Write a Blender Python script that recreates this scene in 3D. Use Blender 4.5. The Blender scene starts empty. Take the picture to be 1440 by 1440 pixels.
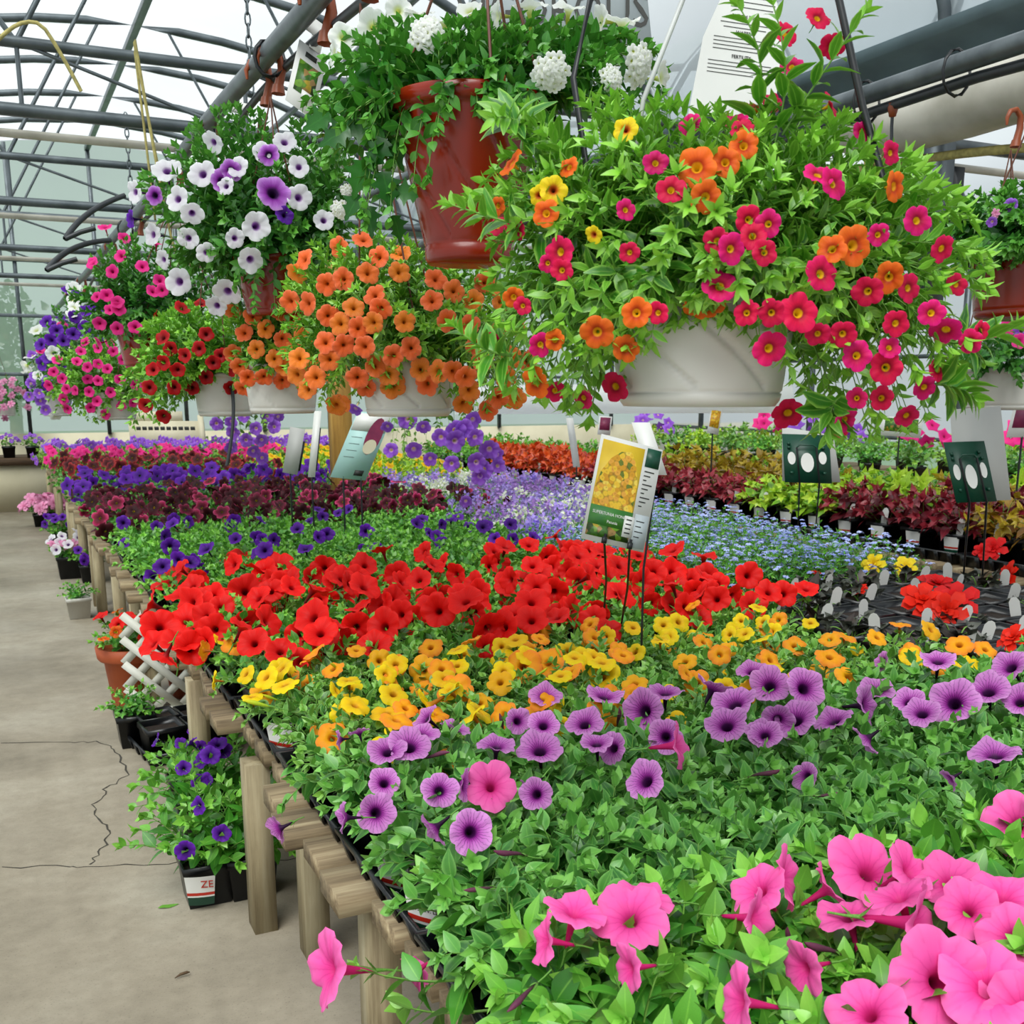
import bpy, math, random
import numpy as np
from mathutils import Vector, Matrix, Quaternion

R = random.Random(7)
NR = np.random.default_rng(7)
sc = bpy.context.scene
COL = sc.collection
PI = math.pi

# ------------------------------------------------------------------ camera
F, PX, PY, H = 1500.0, 720.0, 880.0, 1.5
VX, VY = -15.0, 548.0
PITCH = math.atan((PY - VY) / F)
YAW = math.atan((PX - VX) / F * math.cos(PITCH))
FW = np.array([math.sin(YAW) * math.cos(PITCH), math.cos(YAW) * math.cos(PITCH), -math.sin(PITCH)])
RT = np.array([math.cos(YAW), -math.sin(YAW), 0.0])
UP = np.cross(RT, FW)
cd = bpy.data.cameras.new('camera')
cam = bpy.data.objects.new('camera', cd)
COL.objects.link(cam)
cam.location = (0, 0, H)
cam.rotation_euler = (PI / 2 - PITCH, 0, -YAW)
cd.sensor_width = 36.0
cd.lens = 36.0 * F / 1440.0
cd.shift_y = (PY - 720.0) / 1440.0
cd.clip_start = 0.02
cd.dof.use_dof = True
cd.dof.focus_distance = 2.3
cd.dof.aperture_fstop = 14.0
sc.camera = cam

# ------------------------------------------------------------------ light
w = bpy.data.worlds.new('overcast_sky')
sc.world = w
w.use_nodes = True
bg = w.node_tree.nodes['Background']
bg.inputs[0].default_value = (0.86, 0.93, 0.97, 1)
bg.inputs[1].default_value = 0.76
sun = bpy.data.lights.new('veiled_sun', 'SUN')
sun.energy = 6.4
sun.angle = math.radians(40)
sun.color = (1.0, 0.97, 0.92)
so = bpy.data.objects.new('veiled_sun', sun)
COL.objects.link(so)
so.rotation_euler = (math.radians(26), math.radians(-24), 0)
vs = sc.view_settings
vs.view_transform = 'Standard'
vs.look = 'None'
vs.exposure = -0.08
vs.gamma = 1.0
vs.use_curve_mapping = False
sc.cycles.max_bounces = 8
sc.cycles.transparent_max_bounces = 12
sc.cycles.use_denoising = True


def ray(x, y):
    return FW + RT * ((x - PX) / F) - UP * ((y - PY) / F)


def onz(x, y, z):
    d = ray(x, y)
    return np.array([0, 0, H]) + d * ((z - H) / d[2])


def onY(x, y, Y):
    d = ray(x, y)
    return np.array([0, 0, H]) + d * (Y / d[1])


def onX(x, y, X):
    d = ray(x, y)
    return np.array([0, 0, H]) + d * (X / d[0])


def atd(x, y, d):
    return np.array([0, 0, H]) + ray(x, y) * d


def proj(p):
    v = np.asarray(p, float) - [0, 0, H]
    z = v @ FW
    return PX + F * (v @ RT) / z, PY - F * (v @ UP) / z, z


def inframe(p, m=70, mb=140):
    x, y, z = proj(p)
    return z > 0.3 and -m < x < 1440 + m and -m < y < 1440 + mb


# ------------------------------------------------------------------ materials
def hexc(s):
    s = s.lstrip('#')
    c = [int(s[i:i + 2], 16) / 255 for i in (0, 2, 4)]
    return tuple(((v + 0.055) / 1.055) ** 2.4 if v > 0.04045 else v / 12.92 for v in c) + (1,)


class NT:
    def __init__(s, name):
        s.m = bpy.data.materials.new(name)
        s.m.use_nodes = True
        s.t = s.m.node_tree
        s.t.nodes.clear()
        s.out = s.t.nodes.new('ShaderNodeOutputMaterial')

    def n(s, typ, ins=None, **kw):
        nd = s.t.nodes.new('ShaderNode' + typ)
        for k, v in kw.items():
            setattr(nd, k, v)
        for k, v in (ins or {}).items():
            sock = nd.inputs[k]
            if isinstance(v, bpy.types.NodeSocket):
                s.t.links.new(v, sock)
            else:
                sock.default_value = v
        return nd

    def math(s, op, a, b=0.0, c=0.0, clamp=False):
        nd = s.n('Math', {0: a, 1: b, 2: c}, operation=op)
        nd.use_clamp = clamp
        return nd.outputs[0]

    def mix(s, f, a, b, mode='MIX'):
        nd = s.t.nodes.new('ShaderNodeMix')
        nd.data_type = 'RGBA'
        nd.blend_type = mode
        for i, v in ((0, f), (6, a), (7, b)):
            if isinstance(v, bpy.types.NodeSocket):
                s.t.links.new(v, nd.inputs[i])
            else:
                nd.inputs[i].default_value = v
        return nd.outputs[2]

    def ramp(s, f, stops, interp='LINEAR'):
        nd = s.n('ValToRGB', {0: f})
        cr = nd.color_ramp
        cr.interpolation = interp
        while len(cr.elements) < len(stops):
            cr.elements.new(0.5)
        for e, (p, c) in zip(cr.elements, stops):
            e.position = p
            e.color = c
        return nd.outputs[0]

    def noise(s, scale, detail=3, vec=None, rough=0.5):
        ins = {'Scale': scale, 'Detail': detail, 'Roughness': rough}
        if vec is not None:
            ins['Vector'] = vec
        return s.n('TexNoise', ins).outputs[0]

    def end(s, sh):
        s.t.links.new(sh, s.out.inputs[0])
        return s.m


def scl(c, k):
    return (min(c[0] * k, 1), min(c[1] * k, 1), min(c[2] * k, 1), 1)


def m_plain(name, c1, rough=0.5, c2=None, scale=8, metal=0.0, bump=0.0, spec=0.5):
    t = NT(name)
    a = hexc(c1)
    b = hexc(c2) if c2 else scl(a, 0.82)
    co = t.n('TexCoord').outputs['Object']
    f = t.ramp(t.noise(scale, 4, co), [(0.35, a), (0.7, b)])
    ins = {'Base Color': f, 'Roughness': rough, 'Metallic': metal, 'Specular IOR Level': spec}
    if bump:
        ins['Normal'] = t.n('Bump', {'Strength': bump, 'Distance': 0.01, 'Height': t.noise(scale * 4, 4, co)}).outputs[0]
    return t.end(t.n('BsdfPrincipled', ins).outputs[0])


def m_leaf(name, dark, mid, young, rough=0.36, vein=None, edge=None, transl=0.15):
    t = NT(name)
    at = t.n('Attribute', attribute_name='lf')
    sep = t.n('SeparateXYZ', {0: at.outputs['Vector']})
    isl = t.n('NewGeometry').outputs['Random Per Island']
    ob = t.n('ObjectInfo').outputs['Random']
    r = t.math('FRACT', t.math('ADD', isl, t.math('MULTIPLY', ob, 7.3)))
    base = t.mix(r, hexc(dark), hexc(mid))
    base = t.mix(sep.outputs[2], base, hexc(young))
    au = t.math('ABSOLUTE', sep.outputs[0])
    mid_f = t.math('SUBTRACT', 1.0, t.math('MULTIPLY', au, 9.0), clamp=True)
    base = t.mix(t.math('MULTIPLY', mid_f, 0.5), base, hexc(vein) if vein else scl(hexc(young), 1.1))
    if edge:
        e_f = t.math('MULTIPLY', t.math('SUBTRACT', au, 0.55), 2.6, clamp=True)
        base = t.mix(e_f, base, hexc(edge))
    co = t.n('TexCoord').outputs['Object']
    base = t.mix(0.35, base, t.ramp(t.noise(60, 2, co), [(0.3, (0.55, 0.55, 0.55, 1)), (0.7, (1, 1, 1, 1))]), 'MULTIPLY')
    p = t.n('BsdfPrincipled', {'Base Color': base, 'Roughness': rough, 'Specular IOR Level': 0.55}).outputs[0]
    tr = t.n('BsdfTranslucent', {'Color': t.mix(0.5, base, hexc(young))}).outputs[0]
    return t.end(t.n('MixShader', {0: transl, 1: p, 2: tr}).outputs[0])


def m_petal(name, stops, vein=0.0, veincol='#300030', nv=30, var=0.18, alt=None, transl=0.3, rough=0.55, thr=0.5):
    t = NT(name)
    at = t.n('Attribute', attribute_name='lf')
    sep = t.n('SeparateXYZ', {0: at.outputs['Vector']})
    u, v = sep.outputs[0], sep.outputs[1]
    ob = t.n('ObjectInfo').outputs['Random']
    base = t.ramp(v, [(p, hexc(c)) for p, c in stops])
    if alt:
        base2 = t.ramp(v, [(p, hexc(c)) for p, c in alt])
        base = t.mix(t.math('MULTIPLY_ADD', t.math('SUBTRACT', ob, thr), 4.0, 0.5, clamp=True), base, base2)
    if vein:
        co = t.n('TexCoord').outputs['Object']
        nz = t.math('MULTIPLY', t.math('SUBTRACT', t.noise(5, 3, co), 0.5), 0.055)
        wv = t.math('ABSOLUTE', t.math('SINE', t.math('MULTIPLY', t.math('ADD', u, nz), PI * nv)))
        k = t.math('SUBTRACT', 1.0, t.math('MULTIPLY', wv, 2.0), clamp=True)
        fade = t.math('SUBTRACT', 1.25, v, clamp=True)
        k = t.math('MULTIPLY', t.math('MULTIPLY', k, fade), vein)
        base = t.mix(k, base, hexc(veincol))
    br = t.math('ADD', 1 - var, t.math('MULTIPLY', t.math('FRACT', t.math('MULTIPLY', ob, 13.7)), 2 * var))
    hs = t.n('HueSaturation', {'Value': br, 'Color': base})
    c = hs.outputs[0]
    p = t.n('BsdfPrincipled', {'Base Color': c, 'Roughness': rough, 'Specular IOR Level': 0.25}).outputs[0]
    tr = t.n('BsdfTranslucent', {'Color': c}).outputs[0]
    return t.end(t.n('MixShader', {0: transl, 1: p, 2: tr}).outputs[0])


def m_wood(name, a, b, c, axis=0, scale=1.0, rough=0.75, bump=0.35):
    t = NT(name)
    co = t.n('TexCoord').outputs['Object']
    ob = t.n('ObjectInfo').outputs['Random']
    sv = [26, 26, 26]
    sv[axis] = 1.6
    vec = t.n('Mapping', {'Vector': co, 'Scale': tuple(x * scale for x in sv)})
    t.t.links.new(t.n('CombineXYZ', {0: t.math('MULTIPLY', ob, 40), 1: t.math('MULTIPLY', ob, 17), 2: 0.0}).outputs[0], vec.inputs['Location'])
    nz = t.noise(1.4, 6, vec.outputs[0], 0.65)
    base = t.ramp(nz, [(0.3, hexc(a)), (0.52, hexc(b)), (0.72, hexc(c))])
    st = t.ramp(t.noise(5, 3, co), [(0.35, (0.62, 0.6, 0.56, 1)), (0.6, (1, 1, 1, 1))])
    base = t.mix(0.5, base, st, 'MULTIPLY')
    base = t.mix(t.math('MULTIPLY', ob, 0.3), base, scl(hexc(a), 0.9))
    nrm = t.n('Bump', {'Strength': bump, 'Distance': 0.004, 'Height': nz}).outputs[0]
    return t.end(t.n('BsdfPrincipled', {'Base Color': base, 'Roughness': rough, 'Normal': nrm}).outputs[0])


M = {}
M['leaf_pet'] = m_leaf('petunia_leaf', '#2f7a1e', '#52a636', '#92d452')
M['leaf_petdark'] = m_leaf('petunia_leaf_deep', '#286c26', '#4c9a40', '#86c858', edge='#7cb85c')
M['leaf_cal'] = m_leaf('calibrachoa_leaf', '#226812', '#489a20', '#98d844', vein='#a8d860', edge='#94cc50')
M['leaf_white'] = m_leaf('white_petunia_leaf', '#1f661c', '#3c8c26', '#6cb440')
M['leaf_yel'] = m_leaf('honey_petunia_leaf', '#2e7226', '#58a03c', '#94cc54', edge='#8cc060')
M['leaf_lob'] = m_leaf('lobelia_leaf', '#1f701a', '#3e9a26', '#7cc43c')
M['leaf_pansy'] = m_leaf('pansy_leaf', '#246022', '#3f8a32', '#6ab040')
M['leaf_lime'] = m_leaf('lime_leaf', '#5c9a1c', '#88c026', '#c0e040')
M['leaf_far'] = m_leaf('far_leaf', '#3a7a2c', '#5f9c3c', '#9ac850')
M['leaf_bego'] = m_leaf('begonia_leaf', '#232622', '#3c2c26', '#4e5248', vein='#5a4a44', transl=0.1)
M['leaf_red'] = m_leaf('red_coleus_leaf', '#b4241a', '#e04a20', '#f06a2c', vein='#80100c')
M['leaf_burg'] = m_leaf('burgundy_coleus_leaf', '#50101c', '#7c1c2c', '#a02c3a', vein='#c03a4c')
M['leaf_amber'] = m_leaf('amber_coleus_leaf', '#7c4a14', '#a8801c', '#c8b030', vein='#8a2a1c')
M['leaf_rose'] = m_leaf('rose_coleus_leaf', '#7c1626', '#a82c40', '#bc4450', vein='#501018')
M['leaf_chart'] = m_leaf('chartreuse_coleus_leaf', '#6cae18', '#a0d424', '#d0ee4c', vein='#508c10')
M['leaf_lobed'] = m_leaf('lobed_leaf', '#144e14', '#256e1e', '#3c8c2c')
M['stem'] = m_plain('green_stem', '#7aa848', 0.6, '#5c8c34', 30)
M['calyx'] = m_plain('green_calyx', '#6aa03c', 0.6, '#4c8030', 30)

M['p_pink'] = m_petal('pink_petal', [(0.0, '#c81e6c'), (0.22, '#e83c96'), (0.5, '#ff5cb4'), (1.0, '#ff74c0')], 0.4, '#d01e7e', 15, 0.12)
M['p_purp'] = m_petal('veined_purple_petal', [(0.0, '#180418'), (0.1, '#3a0840'), (0.22, '#982a94'), (0.42, '#c25ebe'), (1.0, '#dc96da')], 1.0, '#4a0858', 27, 0.14)
M['p_yel'] = m_petal('honey_petal', [(0.0, '#a86410'), (0.08, '#c88a10'), (0.2, '#f0bc10'), (1.0, '#f8dc10')], 0.15, '#c88010', 30, 0.08,
                     alt=[(0.0, '#a85410'), (0.08, '#d07810'), (0.22, '#fcac14'), (0.75, '#fc9c1c'), (1.0, '#fc9034')])
M['p_red'] = m_petal('red_petal', [(0.0, '#600004'), (0.08, '#a00008'), (0.2, '#e00c0c'), (1.0, '#fa1c14')], 0.25, '#b00000', 25, 0.12)
M['p_violet'] = m_petal('violet_petal', [(0.0, '#1c0430'), (0.25, '#42107c'), (1.0, '#6c24b4')], 0.3, '#300860', 30, 0.2)
M['p_mag'] = m_petal('magenta_petal', [(0.0, '#f0c814'), (0.13, '#e8b010'), (0.19, '#a00830'), (0.42, '#d01058'), (1.0, '#f01c88')], 0.3, '#a00844', 25, 0.14,
                     alt=[(0.0, '#f0c814'), (0.13, '#e0a010'), (0.19, '#980420'), (0.45, '#d80c40'), (1.0, '#e81858')])
M['p_orng'] = m_petal('orange_petal', [(0.0, '#e8b418'), (0.15, '#e89c14'), (0.24, '#b83408'), (0.5, '#e85c10'), (1.0, '#f87820')], 0.25, '#c03808', 25, 0.14)
M['p_peach'] = m_petal('apricot_petal', [(0.0, '#a0500c'), (0.12, '#d07014'), (0.4, '#f08424'), (0.75, '#f88c3c'), (1.0, '#fc8848')], 0.4, '#c8481c', 25, 0.14,
                       alt=[(0.0, '#a03c0c'), (0.12, '#d05818'), (0.4, '#f4682c'), (0.75, '#fc7440'), (1.0, '#fc8458')])
M['p_yr'] = m_petal('yellow_red_petal', [(0.0, '#8a1c0c'), (0.2, '#c86010'), (0.45, '#f4cc10'), (1.0, '#fce020')], 0.3, '#b03c10', 15, 0.06)
M['p_white'] = m_petal('white_petal', [(0.0, '#c8d050'), (0.16, '#e4ecb0'), (0.4, '#f4f6ee'), (1.0, '#ffffff')], 0.12, '#c8d0c0', 25, 0.05, transl=0.4)
M['p_wpurp'] = m_petal('white_violet_petal', [(0.0, '#50106c'), (0.15, '#8c58a4'), (0.3, '#ece4f0'), (1.0, '#fbfaff')], 0.12, '#b8a0c8', 25, 0.05, transl=0.4)
M['p_plum'] = m_petal('plum_eye_petal', [(0.0, '#180420'), (0.22, '#340848'), (0.4, '#8c28a0'), (0.7, '#b060c8'), (1.0, '#d098e4')], 0.3, '#50106c', 30, 0.1)
M['p_lav'] = m_petal('lavender_petal', [(0.0, '#f0d8a0'), (0.14, '#d0a0d8'), (0.28, '#8c44c8'), (1.0, '#a870e4')], 0.2, '#5c20a0', 25, 0.16)
M['p_burg'] = m_petal('burgundy_petal', [(0.0, '#d8a018'), (0.1, '#1c0206'), (0.5, '#34040e'), (0.85, '#48081a'), (1.0, '#5c0c24')], 0.2, '#100004', 15, 0.3, thr=0.78,
                      alt=[(0.0, '#d8a018'), (0.1, '#200408'), (0.55, '#7c1030'), (0.85, '#c42c64'), (1.0, '#dc5c8c')])
M['p_maroon'] = m_petal('maroon_petal', [(0.0, '#d09018'), (0.12, '#200408'), (0.6, '#581018'), (1.0, '#a83030')], 0.2, '#180004', 15, 0.25)
M['p_hot'] = m_petal('hot_pink_petal', [(0.0, '#a8084c'), (0.3, '#e01c7c'), (1.0, '#f83c9c')], 0.2, '#b01060', 25, 0.12)
M['p_dred'] = m_petal('deep_red_petal', [(0.0, '#3c0408'), (0.3, '#9c0810'), (1.0, '#cc1018')], 0.3, '#680008', 25, 0.15)
M['p_lob'] = m_petal('lobelia_petal', [(0.0, '#f4f4ff'), (0.2, '#a8b4ec'), (1.0, '#94a8f0')], 0, var=0.2, alt=[(0.0, '#ffffff'), (0.3, '#bcc4f4'), (1.0, '#b8c8fc')])
M['p_nem'] = m_petal('nemesia_petal', [(0.0, '#c8a0e0'), (1.0, '#a878d4')], 0, var=0.2, alt=[(0.0, '#c8b0f0'), (1.0, '#9884e0')])
M['p_begr'] = m_petal('begonia_red_petal', [(0.0, '#c01808'), (1.0, '#f82c14')], 0.1, '#c00c04', 10, 0.1, alt=[(0, '#b80c10'), (1, '#f01c20')])
M['p_begy'] = m_petal('begonia_yellow_petal', [(0.0, '#e0a808'), (1.0, '#fce830')], 0.1, '#d0a000', 10, 0.08)
M['p_soft'] = m_petal('soft_pink_petal', [(0.0, '#d87ca8'), (1.0, '#eca8cc')], 0.1, '#c06090', 10, 0.15)
M['p_gold'] = m_petal('gold_petal', [(0.0, '#e08c08'), (1.0, '#fcd818')], 0.1, '#d09000', 10, 0.1)
M['bud'] = m_petal('dusky_bud', [(0.0, '#5c7434'), (0.3, '#6c4454'), (1.0, '#8c4468')], 0.5, '#3c1c2c', 8, 0.2)
M['budg'] = m_petal('lime_bud', [(0.0, '#8cb828'), (0.6, '#c0d430'), (1.0, '#e0d428')], 0.3, '#90a020', 8, 0.1)

M['black'] = m_plain('black_plastic', '#0d0f12', 0.32, '#181b20', 10)
M['wpot'] = m_plain('white_pot_plastic', '#d8d6cf', 0.38, '#c6c3ba', 4)
M['tpot'] = m_plain('terracotta_plastic', '#8c2208', 0.25, '#781a05', 5)
M['clay'] = m_plain('terracotta_urn_clay', '#b4562c', 0.6, '#98421e', 6)
M['soil'] = m_plain('potting_soil', '#2c2018', 0.95, '#1a120d', 40, bump=0.6)
M['label'] = m_plain('white_label', '#e6e6e2', 0.4, '#dcdcd8', 5)
M['labelg'] = m_plain('label_dark_green', '#103c2c', 0.4, None, 5)
M['labelr'] = m_plain('label_red', '#c02c1c', 0.4, None, 5)
M['print'] = m_plain('black_print', '#22241f', 0.6, None, 5)
M['printw'] = m_plain('white_print', '#f0f0ea', 0.6, None, 5)
M['slat'] = m_wood('weathered_slat_wood', '#5c4c38', '#a08c6c', '#c8b894', 0)
M['leg'] = m_wood('bench_leg_wood', '#7c6c50', '#b4a684', '#d0c6a8', 2, 0.7)
M['post'] = m_wood('treated_post_wood', '#8c6424', '#b4883c', '#caa050', 2, 0.5)
M['whitewood'] = m_plain('white_painted_wood', '#dcdcd2', 0.55, '#c8c8ba', 6, bump=0.1)
M['cream'] = m_plain('cream_board', '#d8d0b4', 0.6, '#cac2a4', 3)
M['darkwood'] = m_wood('dark_edge_wood', '#3c2c1e', '#5c4630', '#78603f', 0)
M['steel'] = m_plain('galvanised_steel', '#6a7276', 0.42, '#4a5256', 6, metal=0.55)
M['pipe'] = m_plain('grey_pipe', '#6c7478', 0.4, '#4c5458', 9, metal=0.4)
M['dark_pipe'] = m_plain('dark_hose', '#24282c', 0.45, '#34383c', 9)
M['gutter'] = m_plain('blue_grey_gutter', '#64787e', 0.5, '#506066', 3, metal=0.2)
M['polytube'] = m_plain('dusty_poly_tube', '#d0ccc0', 0.45, '#a8a496', 4)
def m_poly(name, c):
    t = NT(name)
    a = t.n('BsdfPrincipled', {'Base Color': hexc(c), 'Roughness': 0.35}).outputs[0]
    b = t.n('BsdfTranslucent', {'Color': hexc(c)}).outputs[0]
    return t.end(t.n('MixShader', {0: 0.6, 1: a, 2: b}).outputs[0])


M['whiteduct'] = m_poly('white_duct', '#fafcfc')
M['rope'] = m_plain('yellow_rope', '#b8ac68', 0.8, '#8c8450', 40)
M['hook'] = m_plain('brown_plastic_hook', '#984a24', 0.4, '#7c381a', 10)
M['wire'] = m_plain('brown_wire', '#70402c', 0.5, '#50281c', 10)
M['bwire'] = m_plain('black_strap', '#15171a', 0.4, '#24272a', 10)
M['wwire'] = m_plain('white_plastic_rod', '#d0d2d0', 0.4, '#b4b6b4', 10)
M['green'] = m_plain('dark_green_plastic', '#0c4a36', 0.4, '#083a2a', 6)
M['gcard'] = m_plain('pale_grey_panel', '#b8c2c6', 0.5, '#aeb8bc', 2)
M['aqua'] = m_plain('pale_aqua_card', '#b4dcd8', 0.45, '#a8d2ce', 3)
M['dullcard'] = m_plain('grey_card_back', '#b8b8b4', 0.5, '#c6c6c2', 2)
M['maroon'] = m_plain('maroon_print', '#6c1c44', 0.5, '#8c2c50', 14)
M['chair'] = m_plain('white_resin', '#e6eae8', 0.4, '#d8dcda', 3)


def m_picture(name, stops, scale):
    t = NT(name)
    co = t.n('TexCoord').outputs['Object']
    v = t.n('TexVoronoi', {'Vector': co, 'Scale': scale})
    c = t.ramp(t.n('SeparateColor', {0: v.outputs['Color']}).outputs[0], [(p, hexc(k)) for p, k in stops], 'CONSTANT')
    d = t.ramp(v.outputs['Distance'], [(0.0, (0.25, 0.12, 0.02, 1)), (0.16, (0.9, 0.85, 0.8, 1)), (0.55, (1, 1, 1, 1)), (0.8, (0.4, 0.4, 0.3, 1))])
    c = t.mix(0.8, c, d, 'MULTIPLY')
    return t.end(t.n('BsdfPrincipled', {'Base Color': c, 'Roughness': 0.35}).outputs[0])


M['pic_gold'] = m_picture('print_golden_blossoms', [(0, '#d89c1c'), (0.3, '#f0c430'), (0.6, '#e8a83c'), (0.85, '#f4d454'), (0.94, '#6c7c20')], 75)
M['pic_goldbg'] = m_plain('print_golden_background', '#e4c030', 0.35, '#c8a428', 8)
M['pic_green'] = m_plain('print_green_band', '#3c7c3c', 0.35, '#4c8c2c', 20)
M['pic_mix'] = m_picture('print_garden_mix', [(0, '#3c6c1c'), (0.3, '#6c9c2c'), (0.5, '#a08048'), (0.7, '#2c4414'), (0.85, '#b49c2c')], 60)


def m_floor():
    t = NT('concrete_floor')
    co = t.n('TexCoord').outputs['Object']
    a = t.ramp(t.noise(0.9, 6, co, 0.6), [(0.3, hexc('#746b5a')), (0.5, hexc('#948a78')), (0.72, hexc('#afa796'))])
    b = t.ramp(t.noise(14, 5, co, 0.7), [(0.3, (0.72, 0.71, 0.69, 1)), (0.6, (1, 1, 1, 1))])
    c = t.mix(0.7, a, b, 'MULTIPLY')
    sp = t.ramp(t.noise(160, 2, co), [(0.28, (0.5, 0.48, 0.45, 1)), (0.4, (1, 1, 1, 1))])
    c = t.mix(0.5, c, sp, 'MULTIPLY')
    ro = t.ramp(t.noise(2.2, 4, co), [(0.3, (0.42, 0.42, 0.42, 1)), (0.7, (0.7, 0.7, 0.7, 1))])
    nr = t.n('Bump', {'Strength': 0.15, 'Distance': 0.01, 'Height': t.noise(40, 5, co)}).outputs[0]
    return t.end(t.n('BsdfPrincipled', {'Base Color': c, 'Roughness': ro, 'Normal': nr}).outputs[0])


def m_film(name, tint, tr, tc):
    t = NT(name)
    co = t.n('TexCoord').outputs['Object']
    c = t.ramp(t.noise(0.8, 4, co), [(0.3, scl(hexc(tint), 0.86)), (0.7, hexc(tint))])
    a = t.n('BsdfTranslucent', {'Color': c}).outputs[0]
    b = t.n('BsdfTransparent', {'Color': hexc(tc)}).outputs[0]
    return t.end(t.n('MixShader', {0: tr, 1: a, 2: b}).outputs[0])


M['floor'] = m_floor()
M['film'] = m_film('greenhouse_poly_film', '#dfe5e7', 0.5, '#f4f8fa')
M['filmwall'] = m_film('hazy_wall_film', '#eef4f4', 0.45, '#f6fbfb')
M['crack'] = m_plain('floor_crack', '#4a463e', 0.9, '#3a362f', 30)


# ------------------------------------------------------------------ geometry helpers
class Acc:
    """collects vertices, faces, a per-vertex vector 'lf' and face materials for one mesh"""

    def __init__(s):
        s.v, s.lf, s.f, s.mi, s.n = [], [], [], [], 0

    def add(s, V, Fc, mi=0, lf=None):
        V = np.asarray(V, float)
        s.v.append(V)
        s.lf.append(np.zeros((len(V), 3)) if lf is None else np.asarray(lf, float))
        Fc = np.asarray(Fc, np.int64)
        s.f.append(Fc + s.n)
        s.mi.append(np.full(len(Fc), mi, np.int32))
        s.n += len(V)

    def box(s, lo, hi, mi=0):
        x0, y0, z0 = lo
        x1, y1, z1 = hi
        V = [(x0, y0, z0), (x1, y0, z0), (x1, y1, z0), (x0, y1, z0), (x0, y0, z1), (x1, y0, z1), (x1, y1, z1), (x0, y1, z1)]
        s.add(V, [(0, 3, 2, 1), (4, 5, 6, 7), (0, 1, 5, 4), (1, 2, 6, 5), (2, 3, 7, 6), (3, 0, 4, 7)], mi)
        return s

    def bar(s, p, q, a, b, up=(0, 0, 1), mi=0):
        p, q = np.array(p, float), np.array(q, float)
        d = q - p
        d /= np.linalg.norm(d)
        u = np.array(up, float)
        if abs(d @ u) > 0.98:
            u = np.array([1.0, 0, 0])
        x = np.cross(d, u)
        x /= np.linalg.norm(x)
        y = np.cross(x, d)
        V = []
        for c in (p, q):
            for i, j in ((-1, -1), (1, -1), (1, 1), (-1, 1)):
                V.append(c + x * i * a / 2 + y * j * b / 2)
        s.add(V, [(0, 1, 2, 3), (7, 6, 5, 4), (0, 4, 5, 1), (1, 5, 6, 2), (2, 6, 7, 3), (3, 7, 4, 0)], mi)
        return s

    def tube(s, pts, r, k=6, mi=0, lf=None, cap=True):
        pts = np.asarray(pts, float)
        n = len(pts)
        rr = np.full(n, r, float) if np.isscalar(r) else np.asarray(r, float)
        tg = np.gradient(pts, axis=0)
        tg /= np.linalg.norm(tg, axis=1)[:, None] + 1e-12
        ref = np.array([0, 0, 1.0]) if abs(tg[0][2]) < 0.9 else np.array([1.0, 0, 0])
        x = np.cross(tg, ref)
        x /= np.linalg.norm(x, axis=1)[:, None] + 1e-9
        y = np.cross(tg, x)
        a = np.arange(k) * 2 * PI / k
        V = pts[:, None, :] + rr[:, None, None] * (x[:, None, :] * np.cos(a)[None, :, None] + y[:, None, :] * np.sin(a)[None, :, None])
        i = np.arange(n - 1)[:, None] * k
        j = np.arange(k)[None, :]
        j2 = (j + 1) % k
        Fc = np.stack([i + j, i + j2, i + k + j2, i + k + j], -1).reshape(-1, 4)
        L = np.zeros((n * k, 3)) if lf is None else np.repeat(np.asarray(lf, float), k, 0)
        s.add(V.reshape(-1, 3), Fc, mi, L)
        if cap and k == 4:
            s.f.append(np.array([[0, 1, 2, 3]]) + s.n - n * k)
            s.f.append(np.array([[3, 2, 1, 0]]) + s.n - k)
            s.mi += [np.array([mi], np.int32)] * 2
        return s

    def lathe(s, prof, k=24, mi=0, center=(0, 0, 0), fn=None):
        prof = np.asarray(prof, float)
        n = len(prof)
        a = np.arange(k) * 2 * PI / k
        r = prof[:, 0][:, None] * np.ones(k)[None]
        z = prof[:, 1][:, None] * np.ones(k)[None]
        if fn is not None:
            r = fn(r, z, a[None, :] * np.ones((n, 1)))
        V = np.stack([r * np.cos(a) + center[0], r * np.sin(a) + center[1], z + center[2]], -1).reshape(-1, 3)
        i = np.arange(n - 1)[:, None] * k
        j = np.arange(k)[None, :]
        j2 = (j + 1) % k
        s.add(V, np.stack([i + j, i + j2, i + k + j2, i + k + j], -1).reshape(-1, 4), mi)
        return s

    def poly(s, pts, mi=0):
        """fan-filled flat outline"""
        pts = np.asarray(pts, float)
        c = pts.mean(0)
        n = len(pts)
        V = np.vstack([pts, c])
        s.add(V, [(i, (i + 1) % n, n) for i in range(n)], mi)
        return s

    def mesh(s, name, mats, smooth=True):
        me = bpy.data.meshes.new(name)
        V = np.concatenate(s.v)
        me.vertices.add(len(V))
        me.vertices.foreach_set('co', V.astype(np.float32).ravel())
        loops, starts, tot = [], [], 0
        for f in s.f:
            k = f.shape[1]
            loops.append(f.ravel())
            starts.append(tot + np.arange(len(f)) * k)
            tot += f.size
        lo = np.concatenate(loops).astype(np.int32)
        st = np.concatenate(starts).astype(np.int32)
        me.loops.add(len(lo))
        me.loops.foreach_set('vertex_index', lo)
        me.polygons.add(len(st))
        me.polygons.foreach_set('loop_start', st)
        me.polygons.foreach_set('material_index', np.concatenate(s.mi))
        if smooth:
            me.polygons.foreach_set('use_smooth', np.ones(len(st), bool))
        at = me.attributes.new('lf', 'FLOAT_VECTOR', 'POINT')
        at.data.foreach_set('vector', np.concatenate(s.lf).astype(np.float32).ravel())
        for m in (mats if isinstance(mats, (list, tuple)) else [mats]):
            me.materials.append(m)
        me.update(calc_edges=True)
        me.validate()
        return me


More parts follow.
